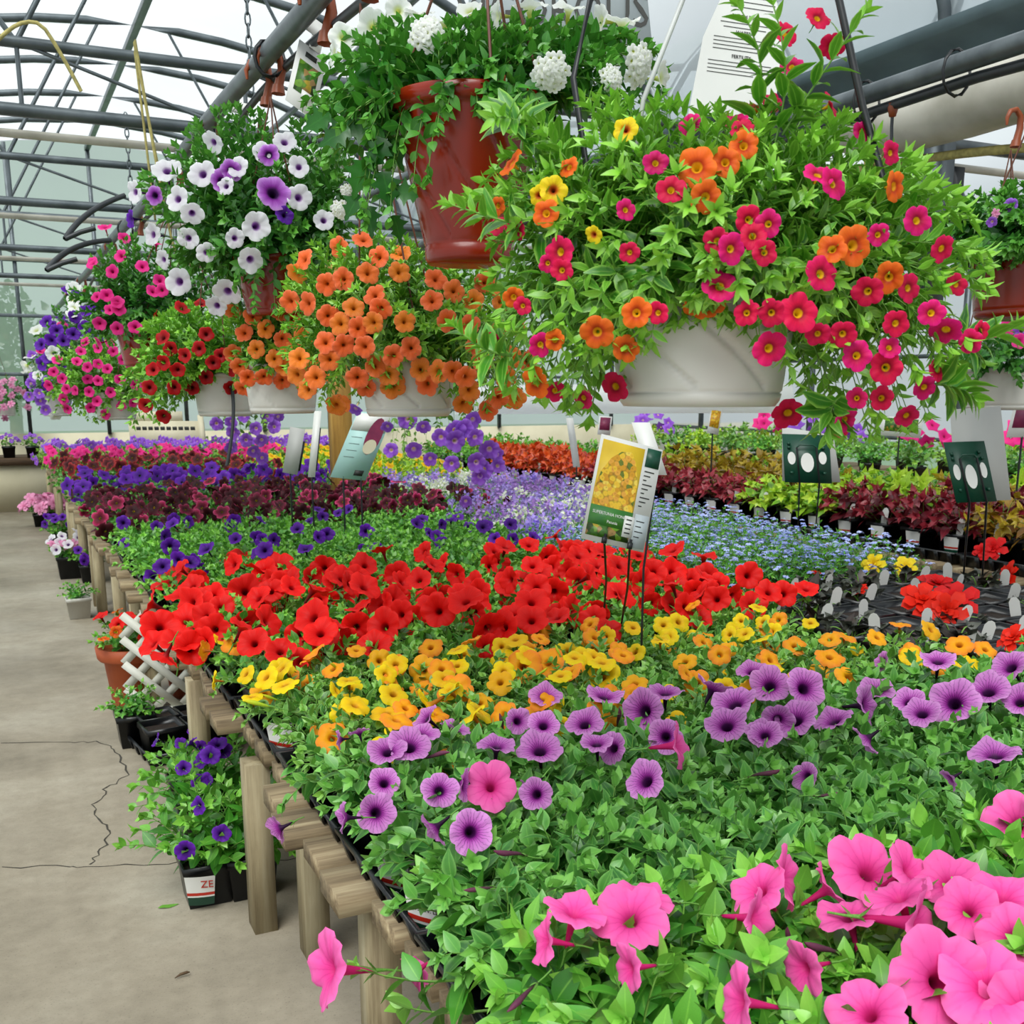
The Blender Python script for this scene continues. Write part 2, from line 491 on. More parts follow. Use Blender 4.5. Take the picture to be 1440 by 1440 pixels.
def put(name, me, parent=None, loc=None, rot=None, scale=None, quat=None):
    o = bpy.data.objects.new(name, me)
    COL.objects.link(o)
    if parent is not None:
        o.parent = parent
    if loc is not None:
        o.location = loc
    if quat is not None:
        o.rotation_mode = 'QUATERNION'
        o.rotation_quaternion = quat
    elif rot is not None:
        o.rotation_euler = rot
    if scale is not None:
        o.scale = (scale, scale, scale) if np.isscalar(scale) else scale
    return o


def tag(o, label, cat, group=None):
    o['label'] = label
    o['category'] = cat
    if group:
        o['group'] = group
    return o


def thing(name, label, cat, loc=(0, 0, 0), group=None):
    o = bpy.data.objects.new(name, None)
    o.empty_display_size = 0.05
    COL.objects.link(o)
    o.location = loc
    return tag(o, label, cat, group)


def struct(name, me, parent=None):
    o = put(name, me, parent)
    if parent is None:
        o['kind'] = 'structure'
    return o


def unit(v):
    v = np.asarray(v, float)
    return v / (np.linalg.norm(v) + 1e-12)


def lathe_cap(k=24):
    return k


# ---- leaves
def leaf_template(wr=0.35, fold=0.12, bend=0.3, nl=5, shape='oval', wob=0.0):
    t = np.linspace(0, 1, nl)
    if shape == 'oval':
        wd = np.sin(PI * np.clip(t, 0, 1) ** 0.85) ** 0.85
    elif shape == 'point':
        wd = np.sin(PI * t ** 0.7) * (1 - 0.25 * t)
    elif shape == 'spade':
        wd = np.sin(PI * t ** 0.55)
    elif shape == 'egg':
        wd = np.sin(PI * t ** 0.8) ** 0.9 * (1 - 0.12 * t)
    elif shape == 'petal':
        wd = t ** 0.75 * np.sqrt(np.maximum(0, 1 - t ** 7))
    elif shape == 'lobed':
        wd = np.sin(PI * t ** 0.65) * (1 + 0.45 * np.sin(t * PI * 7))
    wd = np.maximum(wd * wr, 0.02)
    V, L = [], []
    for i in range(nl):
        for u in (-1, 0, 1):
            x = u * wd[i]
            z = fold * abs(u) * wd[i] * 2 - bend * t[i] ** 2 + wob * math.sin(t[i] * 9 + u) * abs(u)
            V.append((x, t[i], z))
            L.append((u, t[i], 0))
    Fc = []
    for i in range(nl - 1):
        for c in (0, 1):
            a = i * 3 + c
            Fc.append((a, a + 1, a + 4, a + 3))
    return np.array(V), np.array(Fc), np.array(L, float)


LT = {
    'pet': leaf_template(0.31, 0.10, 0.24, 8, 'egg'),
    'cal': leaf_template(0.20, 0.15, 0.35, 5, 'oval'),
    'thin': leaf_template(0.13, 0.1, 0.2, 4, 'oval'),
    'round': leaf_template(0.40, 0.05, 0.35, 5, 'spade', 0.03),
    'petal': leaf_template(0.42, 0.04, 0.30, 7, 'petal', 0.05),
    'coleus': leaf_template(0.32, 0.12, 0.45, 6, 'point', 0.05),
    'lobed': leaf_template(0.34, 0.1, 0.35, 12, 'lobed'),
}


def leaf_mats(axes, nrm):
    y = axes / (np.linalg.norm(axes, axis=1)[:, None] + 1e-9)
    x = np.cross(y, nrm)
    x /= np.linalg.norm(x, axis=1)[:, None] + 1e-9
    z = np.cross(x, y)
    return np.stack([x, y, z], -1)


def add_leaves(acc, tmpl, P, Mx, S, tint, mi=0):
    V0, F0, L0 = LT[tmpl]
    n, k = len(P), len(V0)
    if n == 0:
        return
    V = np.einsum('nij,kj->nki', Mx, V0) * S[:, None, None] + P[:, None, :]
    L = np.repeat(L0[None], n, 0).copy()
    L[:, :, 2] = tint[:, None]
    Fc = (F0[None] + (np.arange(n) * k)[:, None, None]).reshape(-1, F0.shape[1])
    acc.add(V.reshape(-1, 3), Fc, mi, L.reshape(-1, 3))


def sprig(acc, p0, p1, ctrl, leaf, tmpl, n, stem_r, rec=None, t0=0.25, per=1, spread=1.0, tipn=5, rng=NR, tip=0.55):
    """a stem from p0 to p1 bending through ctrl, leaves along it and a rosette of young ones at its end"""
    p0, p1, c = (np.asarray(q, float) for q in (p0, p1, ctrl))
    t = np.linspace(0, 1, 7)[:, None]
    pts = (1 - t) ** 2 * p0 + 2 * t * (1 - t) * c + t ** 2 * p1
    acc.tube(pts, np.linspace(stem_r, stem_r * 0.45, 7), 3, 1, cap=False)
    m = n * per
    tt = np.repeat(np.linspace(t0, 0.96, n), per)[:, None]
    P = (1 - tt) ** 2 * p0 + 2 * tt * (1 - tt) * c + tt ** 2 * p1
    T = 2 * (1 - tt) * (c - p0) + 2 * tt * (p1 - c)
    T /= np.linalg.norm(T, axis=1)[:, None] + 1e-9
    ang = np.arange(m) * (2.4 if per == 1 else PI) + np.repeat(np.arange(n), per) * (0 if per == 1 else 1.57) + rng.uniform(0, 6.28)
    ref = np.array([0.31, 0.2, 0.93])
    X = np.cross(T, ref)
    X /= np.linalg.norm(X, axis=1)[:, None] + 1e-9
    Y = np.cross(X, T)
    rad = X * np.cos(ang)[:, None] + Y * np.sin(ang)[:, None]
    al = (1.15 - 0.55 * tt[:, 0]) * spread + rng.uniform(-0.2, 0.2, m)
    ax = T * np.cos(al)[:, None] + rad * np.sin(al)[:, None] + np.array([0, 0, 0.12])
    nr = T * 0.8 + np.array([0, 0, 0.75]) + rng.normal(0, 0.18, (m, 3))
    S = leaf * (1.0 - 0.55 * tt[:, 0] ** 2.2) * rng.uniform(0.75, 1.15, m)
    tint = np.clip((tt[:, 0] - 0.45) * 1.1 + rng.uniform(-0.15, 0.15, m), 0, 1)
    Mx = leaf_mats(ax, nr)
    if rec is None:
        add_leaves(acc, tmpl, P, Mx, S, tint)
    else:
        for i in range(m):
            rec.append((P[i], Mx[i], S[i], tint[i]))
    if tipn:
        a = np.arange(tipn) * 2 * PI / tipn + rng.uniform(0, 6)
        Te = unit(p1 - c)
        X = unit(np.cross(Te, ref))
        Y = np.cross(X, Te)
        rad = X[None] * np.cos(a)[:, None] + Y[None] * np.sin(a)[:, None]
        ax = Te[None] * 0.85 + rad * rng.uniform(0.15, 0.62, (tipn, 1))
        add_leaves(acc, tmpl, np.repeat(p1[None], tipn, 0), leaf_mats(ax, Te[None] - rad * 0.6 + 0.01), leaf * tip * rng.uniform(0.45, 1.05, tipn), np.full(tipn, 0.95))
    return unit(p1 - c)


# ---- flowers
def trumpet(acc, Rr=1.0, tube=1.1, lobes=5, notch=0.12, ruffle=0.07, cup=0.12, seg=40, seed=0, mi=0, throat=0.2, squash=0.0, point=0.0):
    rg = np.random.default_rng(seed)
    prof = [(0.05, -tube, 0.0), (0.09, -tube * 0.62, 0.0), (0.13, -tube * 0.3, 0.03), (throat, -0.1 - 0.04 * tube, 0.12), (throat + 0.14, 0.0, 0.28),
            (0.56, 0.05, 0.52), (0.8, 0.06, 0.78), (0.94, 0.035, 0.94), (1.0, 0.0, 1.0)]
    th = np.arange(seg) * 2 * PI / seg
    ph = rg.uniform(0, 6.28, 4)
    V, L = [], []
    for r, z, v in prof:
        lb = np.cos(lobes * th)
        rl = np.abs(np.cos(lobes * th / 2)) ** 0.45
        k = 1 - 1.5 * notch * (1 - rl) * v ** 1.5 + point * v ** 3 * np.maximum(0, lb) ** 5 * 0.35 + 0.05 * v ** 2 * np.sin(2 * th + ph[0])
        zz = z + cup * v ** 2 * (1 + 0.6 * np.sin(2 * th + ph[3])) + ruffle * v ** 2 * (np.sin(2 * lobes * th + ph[1]) * 0.5 + np.sin(3 * th + ph[2]) * 0.6) - 0.05 * v * (1 - lb)
        rr = r * k
        V.append(np.stack([rr * np.cos(th), rr * np.sin(th) * (1 - squash), zz], -1))
        L.append(np.stack([th / (2 * PI), np.full(seg, v), np.zeros(seg)], -1))
    V = np.array(V).reshape(-1, 3) * Rr
    L = np.array(L).reshape(-1, 3)
    i = np.arange(len(prof) - 1)[:, None] * seg
    j = np.arange(seg)[None]
    j2 = (j + 1) % seg
    acc.add(V, np.stack([i + j, i + j2, i + seg + j2, i + seg + j], -1).reshape(-1, 4), mi, L)
    return acc


def calyx(acc, tube, s=1.0, mi=1):
    P = np.repeat(np.array([[0, 0, -tube - 0.06]]), 5, 0)
    a = np.arange(5) * 2 * PI / 5
    ax = np.stack([np.cos(a) * 0.55, np.sin(a) * 0.55, np.full(5, 0.8)], -1)
    add_leaves(acc, 'thin', P, leaf_mats(ax, np.stack([np.cos(a), np.sin(a), a * 0], -1) * -1), np.full(5, 0.45 * s), np.full(5, 0.7), mi)
    acc.tube([(0, 0, -tube - 0.7), (0.03, 0, -tube - 0.3), (0, 0, -tube + 0.1)], [0.035, 0.04, 0.075], 4, mi, cap=False)


def flower_meshes(name, mat, nvar=3, cal=True, **kw):
    out = []
    for i in range(nvar):
        a = Acc()
        trumpet(a, seed=i * 17 + 3, **kw)
        if cal:
            calyx(a, kw.get('tube', 1.1))
        out.append(a.mesh(name, [M[mat], M['calyx']]))
    return out


PET = dict(tube=1.25, notch=0.10, ruffle=0.10, cup=0.16, throat=0.2)
CALI = dict(tube=0.75, notch=0.12, ruffle=0.10, cup=0.05, throat=0.2)
FL = {
    'pink': flower_meshes('pink_bloom', 'p_pink', 4, tube=1.2, notch=0.13, ruffle=0.12, cup=0.13, throat=0.17, point=0.12),
    'purp': flower_meshes('purple_bloom', 'p_purp', 4, tube=1.15, notch=0.10, ruffle=0.12, cup=0.2, throat=0.24),
    'yel': flower_meshes('honey_bloom', 'p_yel', 4, tube=1.1, notch=0.12, ruffle=0.08, cup=-0.1, throat=0.22),
    'red': flower_meshes('red_bloom', 'p_red', 4, **PET),
    'violet': flower_meshes('violet_bloom', 'p_violet', 3, **PET),
    'mag': flower_meshes('magenta_bloom', 'p_mag', 4, **CALI),
    'orng': flower_meshes('orange_bloom', 'p_orng', 3, **CALI),
    'peach': flower_meshes('apricot_bloom', 'p_peach', 4, **CALI),
    'yr': flower_meshes('yellow_bloom', 'p_yr', 2, **CALI),
    'white': flower_meshes('white_bloom', 'p_white', 3, **PET),
    'wpurp': flower_meshes('white_violet_bloom', 'p_wpurp', 3, **PET),
    'plum': flower_meshes('plum_bloom', 'p_plum', 2, **PET),
    'lav': flower_meshes('lavender_bloom', 'p_lav', 3, **PET),
    'burg': flower_meshes('burgundy_bloom', 'p_burg', 4, tube=0.25, notch=0.2, ruffle=0.1, cup=0.02, throat=0.1, seg=20),
    'maroon': flower_meshes('maroon_bloom', 'p_maroon', 3, tube=0.25, notch=0.2, ruffle=0.1, cup=0.02, throat=0.1, seg=20),
    'vpansy': flower_meshes('violet_pansy_bloom', 'p_violet', 3, tube=0.25, notch=0.18, ruffle=0.1, cup=0.02, throat=0.1, seg=20),
    'hot': flower_meshes('hot_pink_bloom', 'p_hot', 3, seg=20, **PET),
    'dred': flower_meshes('deep_red_bloom', 'p_dred', 3, seg=20, **PET),
    'gold': flower_meshes('gold_bloom', 'p_gold', 2, tube=0.3, notch=0.15, ruffle=0.1, cup=0.02, throat=0.1, seg=20),
}


def rosette_meshes(name, mat, nvar=2, layers=((6, 1.0, 0.25), (6, 0.8, 0.55), (5, 0.55, 0.9), (4, 0.32, 1.3))):
    out = []
    for i in range(nvar):
        rg = np.random.default_rng(i + 40)
        a = Acc()
        for n, s, e in layers:
            an = np.arange(n) * 2 * PI / n + rg.uniform(0, 6)
            ax = np.stack([np.cos(an) * math.cos(e), np.sin(an) * math.cos(e), np.full(n, math.sin(e))], -1)
            up = np.stack([-np.cos(an) * math.sin(e), -np.sin(an) * math.sin(e), np.full(n, math.cos(e))], -1)
            add_leaves(a, 'petal', np.zeros((n, 3)), leaf_mats(ax, up), s * rg.uniform(0.85, 1.1, n), np.zeros(n))
        out.append(a.mesh(name, [M[mat]]))
    return out


FL['begr'] = rosette_meshes('begonia_bloom', 'p_begr')
FL['begy'] = rosette_meshes('begonia_yellow_bloom', 'p_begy')
FL['soft'] = rosette_meshes('soft_bloom', 'p_soft')
def cluster_meshes(name, mat, nvar=2, n=22):
    out = []
    for i in range(nvar):
        rg = np.random.default_rng(i + 70)
        a = Acc()
        for k in range(n):
            an = k * 2.4
            q = math.sqrt((k + 0.5) / n)
            pos = np.array([math.cos(an) * q * 0.8, math.sin(an) * q * 0.8, 0.35 * (1 - q * q)])
            d = unit([math.cos(an) * q * 0.5 + rg.uniform(-0.2, 0.2), math.sin(an) * q * 0.5 + rg.uniform(-0.2, 0.2), 1.0])
            b = Acc()
            trumpet(b, 0.34, 0.4, 5, 0.2, 0.1, 0.02, 20, int(rg.integers(1000)), throat=0.12)
            mx = np.array(Vector(d).to_track_quat('Z', 'Y').to_matrix())
            a.add(b.v[0] @ mx.T + pos, b.f[0], 0, b.lf[0])
        out.append(a.mesh(name, [M[mat]]))
    return out


FL['wclu'] = cluster_meshes('white_cluster', 'p_white')


def bud_mesh(name, mat):
    a = Acc()
    z = np.linspace(-1, 1, 7)
    r = np.array([0.05, 0.07, 0.10, 0.13, 0.16, 0.13, 0.03])
    a.tube(np.stack([0.06 * np.sin(z * 3), 0 * z, z], -1), r, 8, 0, lf=np.stack([z * 0, (z + 1) / 2, z * 0], -1))
    P = np.repeat(np.array([[0, 0, -1.0]]), 5, 0)
    an = np.arange(5) * 2 * PI / 5
    ax = np.stack([np.cos(an) * 0.5, np.sin(an) * 0.5, np.full(5, 0.8)], -1)
    add_leaves(a, 'thin', P, leaf_mats(ax, np.stack([np.cos(an), np.sin(an), an * 0], -1)), np.full(5, 0.5), np.full(5, 0.7), 1)
    a.tube([(0, 0, -1.9), (0.04, 0, -1.4), (0, 0, -0.95)], 0.04, 4, 1, cap=False)
    return a.mesh(name, [M[mat], M['calyx']])


BUD = bud_mesh('bud', 'bud')
BUDG = bud_mesh('lime_bud', 'budg')


def facing(v, roll=None):
    q = Vector(unit(v)).to_track_quat('Z', 'Y')
    return q @ Quaternion((0, 0, 1), R.uniform(0, 6.28) if roll is None else roll)


def flower(kind, parent, ploc, p, face, rad, name='flower'):
    me = BUD if kind == 'bud' else BUDG if kind == 'budg' else R.choice(FL[kind])
    return put(name, me, parent, loc=np.asarray(p) - np.asarray(ploc), quat=facing(face), scale=rad)


TOCAM = lambda p: unit(np.array([0, 0, H]) - np.asarray(p))

# ------------------------------------------------------------------ setting: floor, walls, roof
YEND = 16.0
RX, RZ, RH, RS = 1.45, 4.65, 3.0, 3.12     # ridge x, ridge z, half span, springing height
GX = RX + RH                                # gutter line


def arcz(x, c=RX):
    u = min(1.0, abs(x - c) / RH)
    return RS + (RZ - RS) * math.sqrt(max(0.0, 1 - u ** 2.2))


a = Acc().box((-2.2, -2.0, -0.12), (13.0, YEND + 0.3, 0.0))
floor = struct('floor', a.mesh('floor', M['floor'], False))


def crack(pts, wdt):
    a = Acc()
    P = [onz(100 + x / 2.88, 940 + y / 2.88, 0.0) for x, y in pts]
    Q = []
    for i in range(len(P) - 1):
        for k in range(4):
            q = P[i] + (P[i + 1] - P[i]) * (k / 4)
            Q.append(q + np.array([R.uniform(-1, 1), R.uniform(-1, 1), 0]) * 0.012)
    Q.append(P[-1])
    Q = np.array(Q)
    T = np.gradient(Q, axis=0)
    N = np.stack([-T[:, 1], T[:, 0], 0 * T[:, 0]], -1)
    N /= np.linalg.norm(N, axis=1)[:, None]
    wv = wdt * NR.uniform(0.4, 1.2, len(Q))[:, None]
    V = np.concatenate([Q - N * wv, Q + N * wv])
    V[:, 2] = 0.0012
    n = len(Q)
    a.add(V, [(i, i + 1, n + i + 1, n + i) for i in range(n - 1)])
    put('crack', a.mesh('crack', M['crack'], False), floor)


crack([(-280, 300), (0, 297), (100, 298), (170, 320), (200, 360), (235, 430), (180, 460), (140, 490), (120, 530), (85, 560), (115, 600), (160, 650), (140, 700), (110, 755), (75, 795)], 0.0035)
crack([(-280, 806), (0, 803), (75, 797), (290, 795), (500, 783), (760, 775), (980, 770)], 0.003)

arc_x = [RX + RH * math.sin(t) for t in np.linspace(-PI / 2, PI / 2, 25)]


def film_bay(c, name):
    a = Acc()
    X = [x - RX + c for x in arc_x]
    n = len(X)
    V = [(x, y, arcz(x, c) + 0.03) for y in (-2.0, YEND) for x in X]
    a.add(V, [(i, i + 1, n + i + 1, n + i) for i in range(n - 1)])
    o = struct(name, a.mesh(name, M['film']))
    return o


film_bay(RX, 'ceiling')
film_bay(RX + 2 * RH, 'ceiling')

# end wall, side walls (film over a low kick board)
def wall_sheet(name, p, q, z0, z1, mat='filmwall'):
    a = Acc()
    (x0, y0), (x1, y1) = p, q
    a.add([(x0, y0, z0), (x1, y1, z0), (x1, y1, z1), (x0, y0, z1)], [(0, 1, 2, 3)])
    return struct(name, a.mesh(name, M[mat], False))


a = Acc()
for c in (RX, RX + 2 * RH):
    X = [x - RX + c for x in arc_x]
    n = len(X)
    a.add([(x, YEND, 0.9) for x in X] + [(x, YEND, arcz(x, c) + 0.02) for x in X], [(i, i + 1, n + i + 1, n + i) for i in range(n - 1)])
wb = struct('wall_back', a.mesh('wall_back', M['filmwall']))
put('kick_board', Acc().box((-1.6, YEND - 0.03, 0), (13, YEND + 0.03, 0.92)).mesh('kick_board', M['cream'], False), wb)
for x in (-0.6, 0.45, 1.45, 2.5, 3.6, 5.5, 7.4, 9.5):
    put('stud', Acc().bar((x, YEND - 0.05, 0.9), (x, YEND - 0.05, arcz(x, RX if x < GX else RX + 2 * RH)), 0.05, 0.05).mesh('stud', M['steel'], False), wb)
for z in (1.7, 2.45, 3.15):
    put('girt', Acc().bar((-1.5, YEND - 0.08, z), (13, YEND - 0.08, z), 0.045, 0.045).mesh('girt', M['steel'], False), wb)
wr = wall_sheet('wall_right', (RX + 3 * RH, -2), (RX + 3 * RH, YEND), 0, RS + 0.05)
wl = wall_sheet('wall_left', (RX - RH, -2), (RX - RH, YEND), 0, RS + 0.05)
for wo, X in ((wr, RX + 3 * RH - 0.06), (wl, RX - RH + 0.06)):
    for z in (0.9, 1.9, 3.0):
        put('girt', Acc().bar((X, -2, z), (X, YEND, z), 0.05, 0.05).mesh('girt', M['steel'], False), wo)
    for y in np.arange(-1, YEND, 2.6):
        put('stud', Acc().bar((X, y, 0), (X, y, RS), 0.06, 0.06).mesh('stud', M['steel'], False), wo)

# roof frames: bow + double bottom chord + struts and braces
CH = 3.0


def frame(y, c, full=True):
    o = thing('roof_truss', '', 'roof truss', (0, y, 0))
    del o['label'], o['category']
    o['kind'] = 'structure'
    a = Acc()
    X = [x - RX + c for x in arc_x]
    a.tube([(x, 0, arcz(x, c)) for x in X], 0.036, 6)
    put('bow', a.mesh('bow', M['steel']), o)
    if full:
        for z, r in ((CH, 0.026), (CH - 0.28, 0.03)):
            put('chord', Acc().tube([(c - RH, 0, z), (c, 0, z), (c + RH, 0, z)], r, 6).mesh('chord', M['steel']), o)
        put('conduit', Acc().tube([(c - RH, 0.1, CH - 0.36), (c + RH, 0.1, CH - 0.36)], 0.02, 6).mesh('conduit', M['polytube']), o)
        a = [c - 2.2, c - 1.2, c - 0.2, c + 0.9, c + 2.0]
        for i, x in enumerate(a):
            put('strut', Acc().tube([(x, 0, CH - 0.28), (x, 0, CH)], 0.011, 5).mesh('strut', M['steel']), o)
            x2 = x + 0.95
            put('brace', Acc().tube([(x, 0, CH), (x2, 0, CH - 0.28)], 0.009, 5).mesh('brace', M['steel']), o)
        for x, dx in ((c - 1.2, -0.9), (c - 1.2, 0.9), (c + 1.2, -0.9), (c + 1.2, 0.9)):
            put('web', Acc().tube([(x, 0, CH), (x + dx, 0, arcz(x + dx, c) - 0.02)], 0.013, 5).mesh('web', M['steel']), o)
    return o


for y, full in ((1.7, 0), (3.0, 0), (4.3, 0), (5.6, 1), (6.9, 0), (8.2, 1), (9.5, 0), (10.8, 1), (12.1, 0), (13.4, 1), (14.7, 0)):
    frame(y, RX, full)
for y in (1.7, 3.0, 4.3, 6.9, 9.5, 12.1):
    frame(y, RX + 2 * RH, y in (4.3, 6.9, 9.5))
t = put('ridge_purlin', Acc().bar((RX, -2, RZ - 0.06), (RX, YEND, RZ - 0.06), 0.06, 0.05).mesh('ridge_purlin', M['steel'], False))
t['kind'] = 'structure'
for x in (RX - 1.6, RX + 1.7):
    t = put('purlin', Acc().bar((x, -2, arcz(x) - 0.05), (x, YEND, arcz(x) - 0.05), 0.045, 0.04).mesh('purlin', M['steel'], False))
    t['kind'] = 'structure'
# gutter between the bays with its posts
g = Acc()
prof = [(-0.30, 0.2), (-0.30, 0.14), (-0.17, 0.12), (-0.14, -0.06), (0.14, -0.06), (0.17, 0.12), (0.30, 0.14), (0.30, 0.2)]
V = [(GX + x, y, 2.98 + z) for y in (-2, YEND - 0.1) for x, z in prof]
n = len(prof)
g.add(V, [(i, i + 1, n + i + 1, n + i) for i in range(n - 1)])
gut = struct('roof_gutter', g.mesh('roof_gutter', M['gutter'], False))
put('gutter_post', Acc().box((GX - 0.07, 15.2, 0), (GX + 0.07, 15.34, 2.93)).mesh('gutter_post', M['steel'], False), gut)
for y, dx in ((4.3, 0.0), (4.62, 0.30)):
    put('drop_column', Acc().box((GX - 0.08 + dx, y - 0.06, 2.2 - 0.35 * (dx == 0)), (GX + 0.06 + dx, y + 0.06, 2.95)).mesh('drop_column', M['steel'], False), gut)
put('junction_box', Acc().box((GX + 0.08, 4.3, 2.42), (GX + 0.2, 4.45, 2.62)).mesh('junction_box', M['black'], False), gut)
for z in (2.42, 2.34):
    put('cross_rail', Acc().bar((GX - 0.5, 4.36, z), (GX + 3.2, 4.5, z), 0.05, 0.05).mesh('cross_rail', M['steel'], False), gut)

# ------------------------------------------------------------------ overhead pipes, tube, ropes, chains
PXM, PZM = 0.86, 2.5
pipe = thing('hanging_pipe', 'long grey overhead pipe above the flower bench with hooks clipped on', 'pipe', (PXM, 0, 0))
put('pipe_body', Acc().tube([(0, y, PZM + 0.012 * math.sin(y * 1.7)) for y in np.linspace(-1.0, YEND - 0.3, 30)], 0.030, 10).mesh('pipe_body', M['pipe']), pipe)
hp = [(0.05, y, PZM - 0.062 + 0.03 * math.sin(y * 2.1)) for y in np.linspace(-1.0, 15, 70)]
put('drip_hose', Acc().tube(hp, 0.013, 6).mesh('drip_hose', M['dark_pipe']), pipe)
for y in (2.6, 3.5, 4.6, 5.8, 7.4):
    put('clamp', Acc().tube([(0.045 * math.cos(t), y, PZM - 0.02 + 0.052 * math.sin(t)) for t in np.linspace(0, 6.28, 13)], 0.006, 4).mesh('clamp', M['bwire']), pipe)
PX2, PZ2 = 2.9, 2.52
pipe2 = thing('hanging_pipe', 'overhead grey pipe with a black hose strapped beneath, beside the gutter', 'pipe', (PX2, 0, 0))
put('pipe_body', Acc().tube([(0, y, PZ2) for y in np.linspace(-1.0, YEND - 0.3, 12)], 0.032, 10).mesh('pipe_body', M['pipe']), pipe2)
put('drip_hose', Acc().tube([(0.03, y, PZ2 - 0.055 + 0.008 * math.sin(y * 5)) for y in np.linspace(-1.0, 15, 40)], 0.018, 6).mesh('drip_hose', M['dark_pipe']), pipe2)
for y in (2.75, 3.15, 3.6, 4.4):
    put('clamp', Acc().tube([(0.06 * math.cos(t), y, PZ2 - 0.025 + 0.07 * math.sin(t)) for t in np.linspace(0, 6.28, 13)], 0.006, 4).mesh('clamp', M['bwire']), pipe2)
PX3, PZ3 = 1.9, 2.5
pipe3 = thing('hanging_pipe', 'slim overhead pipe carrying the lavender petunia basket', 'pipe', (PX3, 0, 0))
put('pipe_body', Acc().tube([(0, y, PZ3) for y in np.linspace(3.6, YEND - 0.3, 10)], 0.02, 8).mesh('pipe_body', M['pipe']), pipe3)
t = put('air_duct', Acc().tube([(3.9, y, 2.72 + 0.02 * math.sin(y * 3)) for y in np.linspace(1.5, 4.55, 14)], [0.14] * 12 + [0.11, 0.03], 14).mesh('air_duct', M['polytube']))
tag(t, 'dusty inflated plastic ventilation tube slung under the grey gutter', 'air duct')
t = put('hanging_hose', Acc().tube([(4.05 - 0.01 * i, 2.4 + 0.16 * i, 2.43 - 0.0014 * (i - 13) ** 2 + 0.12) for i in range(24)], 0.02, 7).mesh('hanging_hose', M['rope']))
tag(t, 'yellowed hose sagging along below the plastic ventilation tube', 'hose')
yl = Acc()
c0 = onX(1240, 150, 3.85)
for k in range(5):
    yl.tube([c0 + np.array([0.02 * k + 0.05 * math.sin(t * 1.0 + k), 0.10 * math.sin(t), -0.12 + 0.13 * math.cos(t) - 0.02 * k]) for t in np.linspace(0, 6.28, 17)], 0.006, 5)
t = put('rope_coil', yl.mesh('rope_coil', M['rope']))
tag(t, 'loose coil of yellow rope hung from the plastic ventilation tube', 'rope')
# small drip lines down from the second pipe
p0 = np.array([PX2 + 0.03, 3.05, PZ2 - 0.06])
e = onX(1395, 275, PX2 + 0.15)
t = np.linspace(0, 1, 14)[:, None]
c1 = p0 + np.array([0.0, 0.02, -0.42])
dl = thing('drip_line', 'thin drip tube with a brown dripper running down to the green basket', 'drip line', p0)
put('tubing', Acc().tube((1 - t) ** 2 * 0 + 2 * t * (1 - t) * (c1 - p0) + t ** 2 * (e - p0), 0.006, 5).mesh('tubing', M['dark_pipe']), dl)
put('dripper', Acc().lathe([(0, -0.035), (0.012, -0.03), (0.018, -0.005), (0.018, 0.012), (0, 0.016)], 10).mesh('dripper', M['hook']), dl)


def chain(x, y, z0, z1, label):
    o = thing('hanging_chain', label, 'chain', (x, y, z0))
    link = None
    n = int((z1 - z0) / 0.05)
    a = Acc().tube([(0.013 * math.cos(t), 0, 0.032 * math.sin(t)) for t in np.linspace(0, 6.28, 11)], 0.0045, 5)
    me = a.mesh('link', M['steel'])
    for i in range(n):
        put('link', me, o, loc=(0, 0, 0.05 * i), rot=(0, 0, PI / 2 * (i % 2)))


p = onY(347, 70, 5.6)
chain(p[0], 5.55, p[2] - 0.18, 3.6, 'steel chain hanging from the roof above the grey pipe')
p = onY(178, 200, 8.2)
chain(p[0], 8.15, 2.2, 3.4, 'long steel chain hanging beside the yellow ropes')
p = onY(188, 100, 5.6)
for k, (dx, zl) in enumerate(((0.0, 0.75), (0.05, 0.6), (0.10, 0.95))):
    t = np.linspace(0, 1, 10)
    a = Acc().tube([(p[0] + dx * (1 - abs(2 * s - 1)) + 0.04 * math.sin(s * PI), 5.52 - 0.02 * k, 3.04 - zl * math.sin(s * PI) - 0.04 * s) for s in t], 0.005, 5)
    o = put('rope_loop', a.mesh('rope_loop', M['rope']))
    tag(o, '%s yellow rope loop over the roof crossbar' % ('middle-length', 'shortest', 'longest')[k], 'rope', 'yellow ropes on the crossbar')
p = onY(20, 40, 5.6)
o = put('rope_loop', Acc().tube([(p[0] - 0.1 + 0.35 * s, 5.53, 2.95 + 0.12 * math.sin(s * PI) - 0.35 * (s > 0.6) * (s - 0.6)) for s in np.linspace(0, 1, 12)], 0.009, 5).mesh('rope_loop', M['rope']))
tag(o, 'faded yellow rope draped along the roof crossbar', 'rope')
# two black drip hoses sagging in front of the roof bars
for (xa, ya), (xb, yb), (xm, ym), lab in (((175, 275), (92, 336), (115, 295), 'black hose with a stub end curving down beside white petunias'), ((155, 338), (66, 380), (95, 340), 'black hose curving down below the stub ended one')):
    A, B, Cc = onY(xa, ya, 5.2), onY(xb, yb, 5.0), onY(xm, ym, 5.1)
    t = np.linspace(0, 1, 12)[:, None]
    o = thing('hanging_hose', lab, 'hose', A)
    put('tubing', Acc().tube((1 - t) ** 2 * 0 + 2 * t * (1 - t) * (Cc - A) + t ** 2 * (B - A), 0.012, 6).mesh('tubing', M['dark_pipe']), o)
    put('stub', Acc().tube([B - A, B - A + np.array([0.06, 0, 0.03]), B - A + np.array([0.12, 0, 0.05])], 0.011, 6).mesh('stub', M['dark_pipe']), o)
